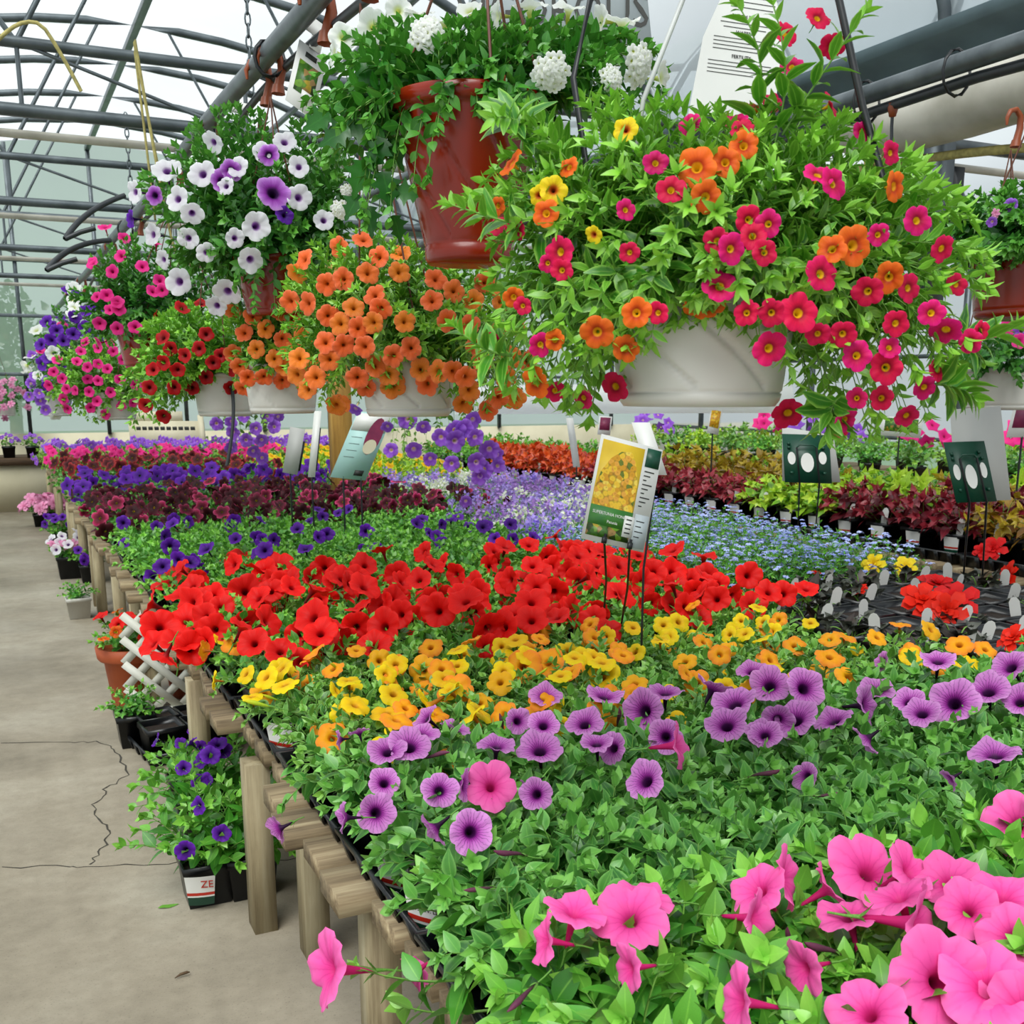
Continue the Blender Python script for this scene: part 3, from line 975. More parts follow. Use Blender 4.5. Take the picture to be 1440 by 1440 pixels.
# white duct across, beyond the second bench front
A = onY(640, 562, 7.2)
B = onY(1110, 560, 6.2)
t = put('white_duct', Acc().tube(A + (B - A) * np.linspace(0, 1, 12)[:, None], 0.105, 14).mesh('white_duct', M['whiteduct']))
tag(t, 'fat white plastic duct running level above the coleus bench', 'air duct')
for f in (0.12, 0.85):
    q = A + (B - A) * f
    o = put('duct_strap', Acc().tube([q + np.array([0, 0, 0.1]), [q[0], q[1], RS - 0.1]], 0.004, 4).mesh('duct_strap', M['steel']))
    tag(o, 'thin wire holding up the white plastic duct %s' % ('near its end by the apricot basket' if f < 0.5 else 'above the amber coleus'), 'wire', 'wires of the white duct')

# ------------------------------------------------------------------ benches
BT = 0.545
BX0, BX1 = 0.54, 4.0


def bench(y0, y1, legs, label, x0=BX0, x1=BX1, top=BT, sm='slat', jit=0.045):
    o = thing('slatted_bench', label, 'bench', (x0, y0, 0), 'slatted plant benches' if False else None)
    n = int((y1 - y0) / 0.165)
    for i in range(n):
        ya = i * (y1 - y0) / n
        a = Acc()
        j = R.uniform(-jit, jit)
        a.box((j, ya + 0.006, top - 0.046), (x1 - x0, ya + (y1 - y0) / n - 0.036, top + R.uniform(-0.006, 0.004)))
        put('slat', a.mesh('slat', M[sm], False), o)
    for xr in (0.13, (x1 - x0) / 2, x1 - x0 - 0.12):
        put('rail', Acc().box((xr, 0, top - 0.13), (xr + 0.04, y1 - y0, top - 0.046)).mesh('rail', M['leg'], False), o)
    for lx, ly in legs:
        a = Acc().box((lx - x0 - 0.032, ly - y0 - 0.042, 0), (lx - x0 + 0.032, ly - y0 + 0.042, top - 0.046))
        put('leg', a.mesh('leg', M['leg'], False), o)
    return o


b1 = bench(0.45, 2.72, [(0.62, 1.93), (0.66, 2.62), (3.8, 2.6), (3.8, 0.6)], 'weathered slatted wooden bench under the pink and purple-veined petunias')
p = onX(505, 1248, 0.615)
q = onX(556, 1440, 0.66)
d = q - p
q = p + d * (p[2] / -d[2])
q[2] = 0.0
put('brace', Acc().bar(p - [BX0, 0.45, 0], q - [BX0, 0.45, 0], 0.022, 0.075, (0, 1, 0)).mesh('brace', M['whitewood'], False), b1)
bench(2.76, 5.25, [(0.565, 2.83), (0.565, 3.78), (0.565, 5.1), (3.8, 2.9), (3.8, 5.1)], 'weathered slatted wooden bench under the yellow and red petunias')
bench(5.30, 7.80, [(0.56, 5.5), (0.56, 6.4), (0.56, 7.7), (3.8, 7.6)], 'weathered slatted wooden bench under the violet petunias and burgundy pansies')
bench(7.85, 10.3, [(0.56, 8.0), (0.56, 9.1), (0.56, 10.2), (3.8, 10.1)], 'weathered slatted wooden bench under the row of violet pansies')
bench(10.35, 12.4, [(0.56, 10.5), (0.56, 12.3)], 'weathered slatted wooden bench under the maroon pansies', jit=0.01)
bench(12.45, 14.5, [(0.56, 12.6), (0.56, 14.4)], 'weathered slatted wooden bench under the hot pink flower rows', jit=0.01)
B2X, B2T = 4.45, 0.60
b2 = bench(2.9, 12.5, [(4.5, y) for y in (3.2, 4.8, 6.4, 8, 9.6, 11.2)], 'long wooden bench of coleus plants in black trays', B2X, 6.7, B2T)
for i in range(6):
    y = 0.05 + i * 1.6
    put('side_board', Acc().box((0.02, y, B2T - 0.2), (0.05, y + 1.57, B2T - 0.045)).mesh('side_board', M['slat'], False), b2)
bench(2.0, 13.5, [(7.85, y) for y in (3, 6, 9, 12)], 'wooden bench of green bedding plants before the side film wall', 7.8, 9.6, 0.62)
# cross bench at the far end of the aisle
o = thing('display_bench', 'dark topped bench with cream panel front across the aisle end', 'bench', (-1.4, 14.75, 0))
put('bench_top', Acc().box((0, 0, 0.58), (2.1, 1.0, 0.66)).mesh('bench_top', M['darkwood'], False), o)
put('front_panel', Acc().box((0.02, 0.05, 0), (2.08, 0.09, 0.58)).mesh('front_panel', M['cream'], False), o)
put('side_panel', Acc().box((2.02, 0.09, 0), (2.06, 0.98, 0.58)).mesh('side_panel', M['cream'], False), o)
put('side_panel', Acc().box((0.02, 0.09, 0), (0.06, 0.98, 0.58)).mesh('side_panel', M['cream'], False), o)

# ------------------------------------------------------------------ pots and trays
def square_pot(s=0.11, h=0.105, b=0.8, name='pot', mat='black'):
    a = Acc()
    t = 0.004

    def ring(w, z):
        return [(-w, -w, z), (w, -w, z), (w, w, z), (-w, w, z)]
    hs, hb = s / 2, s / 2 * b
    V = ring(hb, 0) + ring(hs * 0.94, h * 0.84) + ring(hs, h * 0.84) + ring(hs, h) + ring(hs - t * 1.5, h) + ring(hs * 0.88, h * 0.8)
    Fc = [(3, 2, 1, 0)]
    for k in range(5):
        for j in range(4):
            j2 = (j + 1) % 4
            Fc.append((k * 4 + j, k * 4 + j2, k * 4 + 4 + j2, k * 4 + 4 + j))
    a.add(V, Fc, 0)
    a.add(ring(hs * 0.885, h * 0.82), [(0, 1, 2, 3)], 1)
    return a.mesh(name, [M[mat], M['soil']], False)


POT = square_pot()
POTB = square_pot(0.14, 0.10, 0.82)
POTS = square_pot(0.16, 0.14, 0.8)
POTW = square_pot(0.16, 0.14, 0.8, 'pot', 'wpot')


def tray_mesh(w, l, h=0.05):
    a = Acc()

    def ring(x, y, z):
        return [(-x, -y, z), (x, -y, z), (x, y, z), (-x, y, z)]
    x, y = w / 2, l / 2
    V = ring(x - 0.018, y - 0.018, 0) + ring(x - 0.006, y - 0.006, h) + ring(x + 0.004, y + 0.004, h) + ring(x + 0.004, y + 0.004, h - 0.008) + ring(x - 0.022, y - 0.022, 0.004)
    Fc = [(3, 2, 1, 0), (16, 17, 18, 19)]
    for k in range(3):
        for j in range(4):
            j2 = (j + 1) % 4
            Fc.append((k * 4 + j, k * 4 + j2, k * 4 + 4 + j2, k * 4 + 4 + j))
    for j in range(4):
        j2 = (j + 1) % 4
        Fc.append((4 + j, 16 + j, 16 + j2, 4 + j2))
    a.add(V, Fc, 0)
    n = int(l / 0.09)
    for i in range(n):
        yy = -y + (i + 0.5) * l / n
        for sx in (-1, 1):
            a.bar((sx * (x - 0.014), yy, 0.0), (sx * (x + 0.001), yy, h - 0.004), 0.03, 0.008, (1, 0, 0))
    return a.mesh('tray', M['black'], False)


def stake_tag(w=0.022, h=0.1):
    a = Acc()
    pts = [(-w * 0.4, 0, 0), (w * 0.4, 0, 0), (w * 0.55, 0, h * 0.5), (w * 0.55, 0, h * 0.85), (w * 0.3, 0, h * 0.97), (0, 0, h), (-w * 0.3, 0, h * 0.97), (-w * 0.55, 0, h * 0.85), (-w * 0.55, 0, h * 0.5)]
    a.poly(pts)
    a.poly([(x, 0.0012, z) for x, y, z in pts[::-1]])
    return a.mesh('plant_tag', M['label'], False)


STAKE = stake_tag()
STAKEB = stake_tag(0.034, 0.13)


def pot_label(w=0.07, h=0.075, cone=True):
    """printed white wrap on a pot: white field, dark green foot, red band"""
    a = Acc()
    k = 6
    th = np.linspace(-0.5, 0.5, k)
    for z0, z1, mi in ((0.022, 1.0, 0), (0.0, 0.022, 1)):
        pass
    def strip(z0, z1, mi, off=0.0):
        V = []
        for z in (z0, z1):
            for x in th:
                s = 0.82 + 0.18 * z
                V.append((x * w * s, -0.003 * (1 - 4 * x * x) - off, z * h))
        a.add(V, [(i, i + 1, k + i + 1, k + i) for i in range(k - 1)], mi)
    strip(0, 1, 0)
    strip(0.0, 0.28, 1, 0.0006)
    strip(0.34, 0.44, 2, 0.0006)
    return a.mesh('pot_label', [M['label'], M['labelg'], M['labelr']], False)


PLABEL = pot_label()


def text(s, parent, mat, size, mtx, ext=0.0004, align='CENTER', name='lettering', sx=1.0, cname=None):
    c = bpy.data.curves.new(name, 'FONT')
    c.body = s
    c.size = size
    c.extrude = ext
    c.align_x = align
    c.align_y = 'CENTER'
    c.resolution_u = 2
    c.materials.append(M[mat])
    tmp = bpy.data.objects.new(name, c)
    me = bpy.data.meshes.new_from_object(tmp)
    bpy.data.objects.remove(tmp)
    o = put(name, me, parent)
    o.matrix_local = mtx @ Matrix.Diagonal((sx, 1, 1, 1))
    return o


# ------------------------------------------------------------------ mound plants
SPEC = {
    'pet': dict(mat='leaf_pet', tmpl='pet', leaf=0.078, R=0.125, h=0.15, ns=18, n=7, per=1, r=0.0026),
    'petd': dict(mat='leaf_petdark', tmpl='pet', leaf=0.06, R=0.125, h=0.135, ns=24, n=7, per=1, r=0.0022),
    'petr': dict(mat='leaf_pet', tmpl='pet', leaf=0.05, R=0.14, h=0.14, ns=15, n=6, per=1, r=0.002),
    'petv': dict(mat='leaf_pet', tmpl='pet', leaf=0.05, R=0.16, h=0.16, ns=24, n=7, per=1, r=0.002),
    'yel': dict(mat='leaf_yel', tmpl='pet', leaf=0.046, R=0.14, h=0.12, ns=20, n=8, per=1, r=0.002),
    'lob': dict(mat='leaf_lob', tmpl='thin', leaf=0.04, R=0.15, h=0.17, ns=26, n=8, per=1, r=0.0014),
    'pansy': dict(mat='leaf_pansy', tmpl='pet', leaf=0.05, R=0.17, h=0.15, ns=16, n=6, per=1, r=0.002),
    'far': dict(mat='leaf_far', tmpl='pet', leaf=0.07, R=0.19, h=0.19, ns=14, n=6, per=1, r=0.002),
    'lime': dict(mat='leaf_lime', tmpl='pet', leaf=0.07, R=0.19, h=0.16, ns=16, n=6, per=1, r=0.002),
    'bego': dict(mat='leaf_bego', tmpl='round', leaf=0.085, R=0.10, h=0.07, ns=7, n=2, per=1, r=0.004),
    'c_red': dict(mat='leaf_red', tmpl='coleus', leaf=0.11, R=0.15, h=0.17, ns=14, n=5, per=1, r=0.003),
    'c_burg': dict(mat='leaf_burg', tmpl='coleus', leaf=0.11, R=0.15, h=0.18, ns=14, n=5, per=1, r=0.003),
    'c_amber': dict(mat='leaf_amber', tmpl='coleus', leaf=0.10, R=0.16, h=0.2, ns=14, n=5, per=1, r=0.003),
    'c_rose': dict(mat='leaf_rose', tmpl='coleus', leaf=0.10, R=0.15, h=0.17, ns=14, n=5, per=1, r=0.003),
    'c_chart': dict(mat='leaf_chart', tmpl='coleus', leaf=0.11, R=0.16, h=0.17, ns=14, n=5, per=1, r=0.003),
}
VAR = {}
LEAFMESH = {}


def leaf_mesh(spec):
    if spec not in LEAFMESH:
        s = SPEC[spec] if spec in SPEC else spec
        out = []
        for tn in (0.05, 0.3, 0.6):
            a = Acc()
            add_leaves(a, s['tmpl'], np.zeros((1, 3)), np.eye(3)[None], np.ones(1), np.array([tn]))
            out.append(a.mesh('leaf', [M[s['mat']]]))
        LEAFMESH[spec] = out
    return LEAFMESH[spec]


def variant(spec, i, nleafobj=0):
    key = (spec, i, nleafobj)
    if key in VAR:
        return VAR[key]
    s = SPEC[spec]
    rg = np.random.default_rng(sum(ord(q) * (j + 3) for j, q in enumerate(spec)) * 17 + i)
    a = Acc()
    tips = []
    rec = [] if nleafobj else None
    for k in range(s['ns']):
        az = k * 2.4 + rg.uniform(-0.4, 0.4)
        e = math.asin(min(0.98, ((k + 0.5) / s['ns'])))
        rr = s['R'] * rg.uniform(0.85, 1.15)
        p0 = np.array([rg.uniform(-1, 1) * 0.02, rg.uniform(-1, 1) * 0.02, -0.015])
        p1 = np.array([math.cos(az) * math.cos(e) * rr, math.sin(az) * math.cos(e) * rr, s['h'] * (0.25 + 0.75 * math.sin(e)) * rg.uniform(0.85, 1.15)])
        c = p0 * 0.4 + p1 * 0.55
        c[2] = p1[2] * 0.8 + 0.015
        d = sprig(a, p0, p1, c, s['leaf'], s['tmpl'], s['n'], s['r'], rec, 0.22, s['per'], rng=rg)
        tips.append((p1, d))
    objs = []
    if rec:
        rec.sort(key=lambda q: -q[2] * (0.6 + q[0][2] / s['h']))
        objs, rest = rec[:nleafobj], rec[nleafobj:]
        add_leaves(a, s['tmpl'], np.array([q[0] for q in rest]), np.array([q[1] for q in rest]), np.array([q[2] for q in rest]), np.array([q[3] for q in rest]))
    me = a.mesh('foliage', [M[s['mat']], M['stem']])
    VAR[key] = (me, tips, objs)
    return VAR[key]


def blossom_variant(kind, i, spec, count, rad, up=0.5):
    """many small blossoms joined over one mound"""
    key = ('b', kind, i, spec, count)
    if key in VAR:
        return VAR[key]
    s = SPEC[spec]
    rg = np.random.default_rng(i * 31 + len(kind))
    a = Acc()
    an = rg.uniform(0, 6.28, count)
    e = np.arcsin(rg.uniform(0.1, 1, count))
    rr = s['R'] * rg.uniform(0.9, 1.2, count)
    P = np.stack([np.cos(an) * np.cos(e) * rr, np.sin(an) * np.cos(e) * rr, s['h'] * (0.25 + 0.78 * np.sin(e)) * rg.uniform(0.9, 1.2, count)], -1)
    for p, q in zip(P, an):
        if kind == 'tiny':      # fan of petals
            k = 5
            b = np.array([-0.5, 0.0, 0.5, 2.2, -2.2]) + rg.uniform(0, 6.28)
            ax = np.stack([np.cos(b), np.sin(b), np.full(k, 0.05)], -1)
            add_leaves(a, 'round', np.repeat(p[None], k, 0), leaf_mats(ax, np.repeat(np.array([[0.1, -0.1, 1.0]]), k, 0) + rg.normal(0, 0.15, (k, 3))), rad * np.array([1, 1.1, 1, 0.6, 0.6]), np.zeros(k))
        elif kind == 'cluster':
            k = 9
            ax = rg.normal(0, 1, (k, 3))
            ax[:, 2] = np.abs(ax[:, 2])
            add_leaves(a, 'round', p[None] + rg.normal(0, rad * 0.6, (k, 3)), leaf_mats(ax, rg.normal(0, 1, (k, 3)) + [0, 0, 0.5]), np.full(k, rad), np.zeros(k))
        else:
            b = Acc()
            trumpet(b, rad, 0.2, 5, 0.2, 0.1, 0.02, 10, int(rg.integers(1000)), throat=0.1)
            d = unit(np.array([p[0], p[1], 0]) * 4 + np.array([-0.3, -0.6, 0.5]) + rg.normal(0, 0.3, 3))
            mx = np.array(Vector(d).to_track_quat('Z', 'Y').to_matrix())
            a.add(b.v[0] @ mx.T + p, b.f[0], 0, b.lf[0])
    VAR[key] = a
    return a


BLM = {}


def blossom_mesh(mat, kind, i, spec, count, rad):
    k = (mat, kind, i, spec, count)
    if k not in BLM:
        BLM[k] = blossom_variant(kind, i, spec, count, rad).mesh('blossom', [M[mat]])
    return BLM[k]


def mound(name, label, cat, group, loc, spec, pot=None, poth=0.09, nvar=4, scale=1.0, leafobj=0):
    pot = pot or POT
    o = thing(name, label, cat, loc, group)
    put('pot', pot, o)
    vi = R.randrange(nvar)
    me, tips, objs = variant(spec, vi, leafobj)
    rz = R.uniform(0, 6.28)
    k = scale * R.uniform(0.92, 1.1)
    put('foliage', me, o, loc=(0, 0, poth), rot=(0, 0, rz), scale=k)['kind'] = 'stuff'
    rot = Matrix.Rotation(rz, 3, 'Z')
    rn = np.array(rot)
    lm = leaf_mesh(spec) if objs else None
    for P, Mx, S, tn in objs:
        m3 = rn @ Mx
        put('leaf', lm[0 if tn < 0.2 else 1 if tn < 0.45 else 2], o, loc=rn @ P * k + [0, 0, poth], quat=Matrix(m3.tolist()).to_quaternion(), scale=S * k)
    return o, [(rn @ p * k + np.array([0, 0, poth]), rn @ d) for p, d in tips], vi


def bloom(o, tips, kind, n, rad, upb=0.5, camb=0.35, lift=0.02, front=True):
    L = o.location
    tips = list(tips)
    R.shuffle(tips)
    if front:
        tips.sort(key=lambda q: q[0][1] * 0.8 + q[0][0] * 0.2 - q[0][2] * 1.6 + R.uniform(-0.1, 0.1))
    for p, d in tips[:n]:
        wp = np.array(L) + p
        face = unit(d) * 0.5 + np.array([0, 0, upb]) + TOCAM(wp) * camb + NR.normal(0, 0.35, 3)
        face = unit(face)
        rr = rad * R.uniform(0.82, 1.12)
        put('flower', R.choice(FL[kind]), o, loc=p + face * rr * 0.5 + np.array([0, 0, lift]), quat=facing(face), scale=rr)


LAB = {
    'pink': ('potted_petunia', 'pink petunia in a black pot among large soft green leaves, on slatted bench', 'petunia', 'pink petunias on the bench'),
    'purp': ('potted_petunia', 'light purple petunia with dark veins in a black pot on the bench', 'petunia', 'purple veined petunias on the bench'),
    'yel': ('potted_petunia', 'yellow and orange honey-coloured petunia in a black pot on the bench', 'petunia', 'honey petunias on the bench'),
    'red': ('potted_petunia', 'bright red petunia in a black pot on the bench, behind the honey-coloured ones', 'petunia', 'red petunias on the bench'),
    'grn': ('potted_petunia', 'leafy petunia with few violet flowers, on bench behind the red petunias', 'petunia', 'violet petunias behind the red ones'),
    'lob': ('potted_lobelia', 'pale blue lobelia mound of tiny flowers, on bench beside the red petunias', 'lobelia', 'blue lobelias on the bench'),
    'nem': ('potted_nemesia', 'lavender and white clustered flowers, on bench behind the blue lobelias', 'bedding plant', 'lavender plants on the bench'),
    'burg': ('potted_pansy', 'dark burgundy and rose pansy, on bench behind the leafy violet petunias', 'pansy', 'burgundy pansies on the bench'),
    'vpan': ('potted_pansy', 'deep violet pansy, on bench in the row behind the burgundy pansies', 'pansy', 'violet pansies on the bench'),
    'mar': ('potted_pansy', 'maroon pansy on green foliage, on bench behind the violet pansies', 'pansy', 'maroon pansies on the bench'),
    'hot': ('potted_petunia', 'hot pink petunia on bench, in the row behind the maroon pansies', 'petunia', 'hot pink rows far along the bench'),
    'end': ('potted_pansy', 'lilac pansy on bench end, behind the hot pink rows', 'pansy', 'lilac pansies at the bench end'),
    'yelp': ('potted_marigold', 'lime green plant with gold flowers, on bench beside the violet pansies', 'bedding plant', 'gold flowered plants on the bench'),
}

# rows of plants on the first bench: (y, spacing)
rows = []
y = 0.66
while y < 14.4:
    s = 0.165 if y < 2.0 else 0.18 if y < 2.9 else 0.205 if y < 4.9 else 0.245 if y < 8.3 else 0.31
    rows.append((y, s))
    y += s


def which(x, y):
    if y < 1.22:
        return 'pink'
    if y < 2.06:
        return 'purp'
    if y < 2.95:
        return 'yel' if x < 2.5 + (2.3 - y) * 0.4 else 'bego'
    if y < 4.35:
        if x < 2.5:
            return 'red'
        return 'bego' if y < 3.55 and x < 4 else 'lob'
    if y < 6.3:
        if x < 2.45:
            return 'grn'
        return 'lob' if (y < 6.0 and x - 2.5 > (y - 4.7) * 1.1) else 'nem'
    if y < 8.3:
        return 'burg' if x < 3.0 - (y - 6.3) * 0.15 else 'nem'
    if y < 9.3:
        return 'vpan' if x < 2.6 else 'yelp'
    if y < 11.6:
        return 'mar' if x < 2.4 else 'yelp'
    if y < 13.0:
        return 'hot' if x < 3 else 'yelp'
    return 'end'


ORD = 'first second third fourth fifth sixth seventh eighth ninth tenth eleventh twelfth thirteenth fourteenth fifteenth sixteenth seventeenth eighteenth nineteenth twentieth'.split()
ORD += [('twenty-' + w) for w in ORD[:9]] + ['thirtieth'] + [('thirty-' + w) for w in ORD[:9]] + ['fortieth'] + [('forty-' + w) for w in ORD[:9]]
REF = {
    'pink': ('large pink petunia', 'the aisle edge', 'counted from the purple-veined petunias', -1),
    'purp': ('purple-veined petunia', 'the aisle edge', 'behind the large pink petunias', 1),
    'yel': ('honey-yellow petunia', 'the aisle edge', 'behind the purple-veined petunias', 1),
    'red': ('bright red petunia', 'the aisle edge', 'behind the honey-yellow petunias', 1),
    'grn': ('leafy violet petunia', 'the aisle edge', 'behind the bright red petunias', 1),
    'lob': ('pale blue lobelia mound', 'the petunias', 'behind the begonia trays', 1),
    'nem': ('lavender cluster-flowered plant', 'the leafy violet petunias', 'behind the bright red petunias', 1),
    'burg': ('burgundy and rose pansy', 'the aisle edge', 'behind the leafy violet petunias', 1),
    'vpan': ('deep violet pansy', 'the aisle edge', 'behind the burgundy pansies', 1),
    'mar': ('maroon pansy', 'the aisle edge', 'behind the deep violet pansies', 1),
    'hot': ('hot pink petunia', 'the aisle edge', 'behind the maroon pansies', 1),
    'end': ('lilac flowered plant', 'the aisle edge', 'behind the hot pink petunias', 1),
    'yelp': ('lime gold-flowered plant', 'the pansies', 'behind the lavender clusters', 1),
    'bego': ('dark-leaved begonia', 'the honey-yellow petunias', 'counted toward the lobelias', 1),
}


def relabel(kind, items):
    """items: (object, row key); each plant named by its place among its own kind"""
    d, e, r, sg = REF[kind]
    rk = sorted({k for _, k in items}, reverse=sg < 0)
    for i, k in enumerate(rk):
        row = sorted((o for o, kk in items if kk == k), key=lambda o: o.location.x)
        for j, o in enumerate(row):
            o['label'] = f'{d}, {ORD[j]} from {e}, {ORD[i]} row {r}'


POSTXY = (2.33, 7.83)
ROWOF = {}
PLANTS = {}
for ri, (y, s) in enumerate(rows):
    x = 0.65
    ci = 0
    while x < 3.93:
        k = which(x, y)
        jx, jy = R.uniform(-0.012, 0.012), R.uniform(-0.012, 0.012)
        P = np.array([x + jx, y + jy, BT + 0.004])
        top = P + [0, 0, 0.2]
        vis = inframe(top) or inframe(P) or (y < 1.4 and x < 1.6)
        if k == 'bego':
            step = 0.2
        else:
            step = s
        if vis and k != 'bego' and math.hypot(P[0] - POSTXY[0], P[1] - POSTXY[1]) > 0.16:
            nm, lab, cat, grp = LAB[k]
            if k == 'pink':
                o, tips, vi = mound(nm, lab, cat, grp, P, 'pet', leafobj=24)
            elif k == 'purp':
                o, tips, vi = mound(nm, lab, cat, grp, P, 'petd', leafobj=14 if proj(top)[2] < 2.3 else 0)
            elif k == 'yel':
                o, tips, vi = mound(nm, lab, cat, grp, P, 'yel', leafobj=10 if proj(top)[2] < 2.75 else 0)
                bloom(o, tips, 'yel', R.choice((2, 3, 3, 4)), 0.036, 0.95, 0.3, 0.012)
                if R.random() < 0.6:
                    p, d = R.choice(tips)
                    put('bud', BUDG, o, loc=p + [0, 0, 0.03], quat=facing(unit(d) + [-0.2, -0.3, 0.5]), scale=0.024)
            elif k == 'red':
                o, tips, vi = mound(nm, lab, cat, grp, P, 'petr')
                bloom(o, tips, 'red', R.choice((2, 3, 3)), 0.054, 0.35, 0.5, 0.02)
            elif k == 'grn':
                o, tips, vi = mound(nm, lab, cat, grp, P, 'petv')
                bloom(o, tips, 'violet', R.choice((0, 0, 1, 1, 2)), 0.038, 0.4, 0.5)
            elif k == 'lob':
                o, tips, vi = mound(nm, lab, cat, grp, P, 'lob')
                f = put('blossom', blossom_mesh('p_lob', 'tiny', vi, 'lob', 34, 0.021), o, loc=(0, 0, 0.09), rot=(0, 0, R.uniform(0, 6)), scale=1.06)
                f['kind'] = 'stuff'
            elif k == 'nem':
                o, tips, vi = mound(nm, lab, cat, grp, P, 'lob')
                wh = R.random() < 0.15
                f = put('blossom', blossom_mesh('p_white' if wh else 'p_nem', 'cluster', vi, 'lob', 26, 0.024), o, loc=(0, 0, 0.09), rot=(0, 0, R.uniform(0, 6)), scale=1.06)
                f['kind'] = 'stuff'
            elif k in ('burg', 'vpan', 'mar'):
                o, tips, vi = mound(nm, lab, cat, grp, P, 'pansy', scale=1.0 if k == 'burg' else 1.25)
                fk = {'burg': 'burg', 'vpan': 'vpansy', 'mar': 'maroon'}[k]
                bloom(o, tips, fk, 4 if k == 'burg' else 4 if k == 'vpan' else 2, 0.05 if k == 'burg' else 0.062, 0.3, 0.6)
            else:
                sp = 'lime' if k == 'yelp' else 'far'
                o, tips, vi = mound(nm, lab, cat, grp, P, sp, scale=1.15)
                mt, cnt = {'hot': ('p_hot', 5), 'end': ('p_lav', 9), 'yelp': ('p_gold', 3)}[k]
                f = put('blossom', blossom_mesh(mt, 'open', vi % 2, sp, cnt, 0.05), o, loc=(0, 0, 0.09), rot=(0, 0, R.choice((-0.3, 0, 0.3))), scale=1.15)
                f['kind'] = 'stuff'
            PLANTS.setdefault(k, []).append((o, P, tips))
            ROWOF.setdefault(k, []).append((o, ri))
        x += step
        ci += 1

for k, it in ROWOF.items():
    relabel(k, it)

# trays under the plants along the aisle edge
TM = {}
TCOUNT = {}
i = 0
ti = 0
while i < len(rows) - 3:
    y0, s = rows[i]
    ylen = rows[i + 3][0] - y0
    if y0 > 9.5:
        break
    key = round(s, 3)
    if key not in TM:
        TM[key] = tray_mesh(0.325 if s < 0.2 else 0.42, ylen - 0.012)
    for c in range(2):
        wd = 0.325 if s < 0.2 else 0.42
        cx = 0.575 + wd / 2 + c * (wd + 0.012)
        if c == 1 and y0 > 2.6:
            continue
        P = np.array([cx + (R.uniform(-0.012, 0.012) if c == 0 else 0), y0 - s / 2 + ylen / 2, BT + 0.002])
        if inframe(P):
            kind = {'pink': 'pink petunias', 'purp': 'purple-veined petunias', 'yel': 'honey-coloured petunias', 'red': 'red petunias', 'grn': 'leafy violet petunias', 'burg': 'burgundy pansies', 'vpan': 'violet pansies', 'mar': 'maroon pansies'}[which(0.7, P[1])]
            o = put('nursery_tray', TM[key], loc=P)
            nt = TCOUNT[kind] = TCOUNT.get(kind, -1) + 1
            tag(o, f'{ORD[nt]} shallow black tray of {kind} on the slats, counted down the aisle edge', 'tray', f'trays of {kind}')
    i += 3

# printed labels on pots facing the aisle
for (px, py, plant, tx) in ((395, 1025, 'yel', ''), (515, 1190, 'purp', 'O'), (605, 1240, 'purp', 'Gr'), (640, 1200, 'purp', ''), (760, 1395, 'pink', 'ON THE')):
    L = PLANTS[plant]
    W = onz(px, py, BT + 0.08)
    o, P, tips = min(L, key=lambda q: abs(q[1][0] - W[0]) + abs(q[1][1] - W[1]))
    v = unit(np.array([-1.0, -0.75, 0]))
    az = math.atan2(v[0], -v[1])
    pl = put('pot_label', PLABEL, o, loc=np.array([0, 0, 0.012]) + v * 0.066, rot=(0.12, 0, az), scale=1.25)
    if tx:
        low = tx != 'Gr'
        mt = Matrix.Translation((0, -0.0048, 0.010 if low else 0.06)) @ Matrix.Rotation(PI / 2, 4, 'X')
        text(tx, pl, 'printw' if low else 'print', 0.016, mt)
    if tx == 'Gr':
        mt = Matrix.Translation((0, -0.0048, 0.046)) @ Matrix.Rotation(PI / 2, 4, 'X')
        text('8153 W. La', pl, 'print', 0.009, mt)

# ------------------------------------------------------------------ single blooms placed on the nearest plants
def nearest(kind, W):
    return min(PLANTS[kind], key=lambda q: (q[1][0] - W[0]) ** 2 + (q[1][1] - W[1]) ** 2)


FACE = {'c': lambda p: TOCAM(p) + np.array([0, 0, 0.25]), 'u': lambda p: TOCAM(p) * 0.25 + np.array([0, 0, 1.0]), 'l': lambda p: TOCAM(p) * 0.35 - RT + np.array([0, 0, 0.1]),
        'r': lambda p: TOCAM(p) * 0.3 + RT + np.array([0, 0, 0.15]), 'd': lambda p: -RT * 0.8 - np.array([0, 0, 0.7]) + TOCAM(p) * 0.2, 'b': lambda p: TOCAM(p) * -0.2 + np.array([0, 0, 1.0]) + RT * 0.3,
        'm': lambda p: TOCAM(p) * 0.7 + np.array([0, 0, 0.7]) - RT * 0.3}


def blooms(kind, fk, lst, z, owner=None, name='flower', jit=0.22):
    for px, py, r, f in lst:
        zz = z + R.uniform(-0.02, 0.02)
        p = onz(px, py, zz)
        dpt = proj(p)[2]
        if owner:
            o, ol = owner, owner.location
        else:
            o, P, tips = nearest(kind, p)
            ol = P
        fc = unit(FACE[f](p)) + NR.normal(0, jit, 3)
        flower(fk, o, ol, p, fc, r * dpt / F, name)


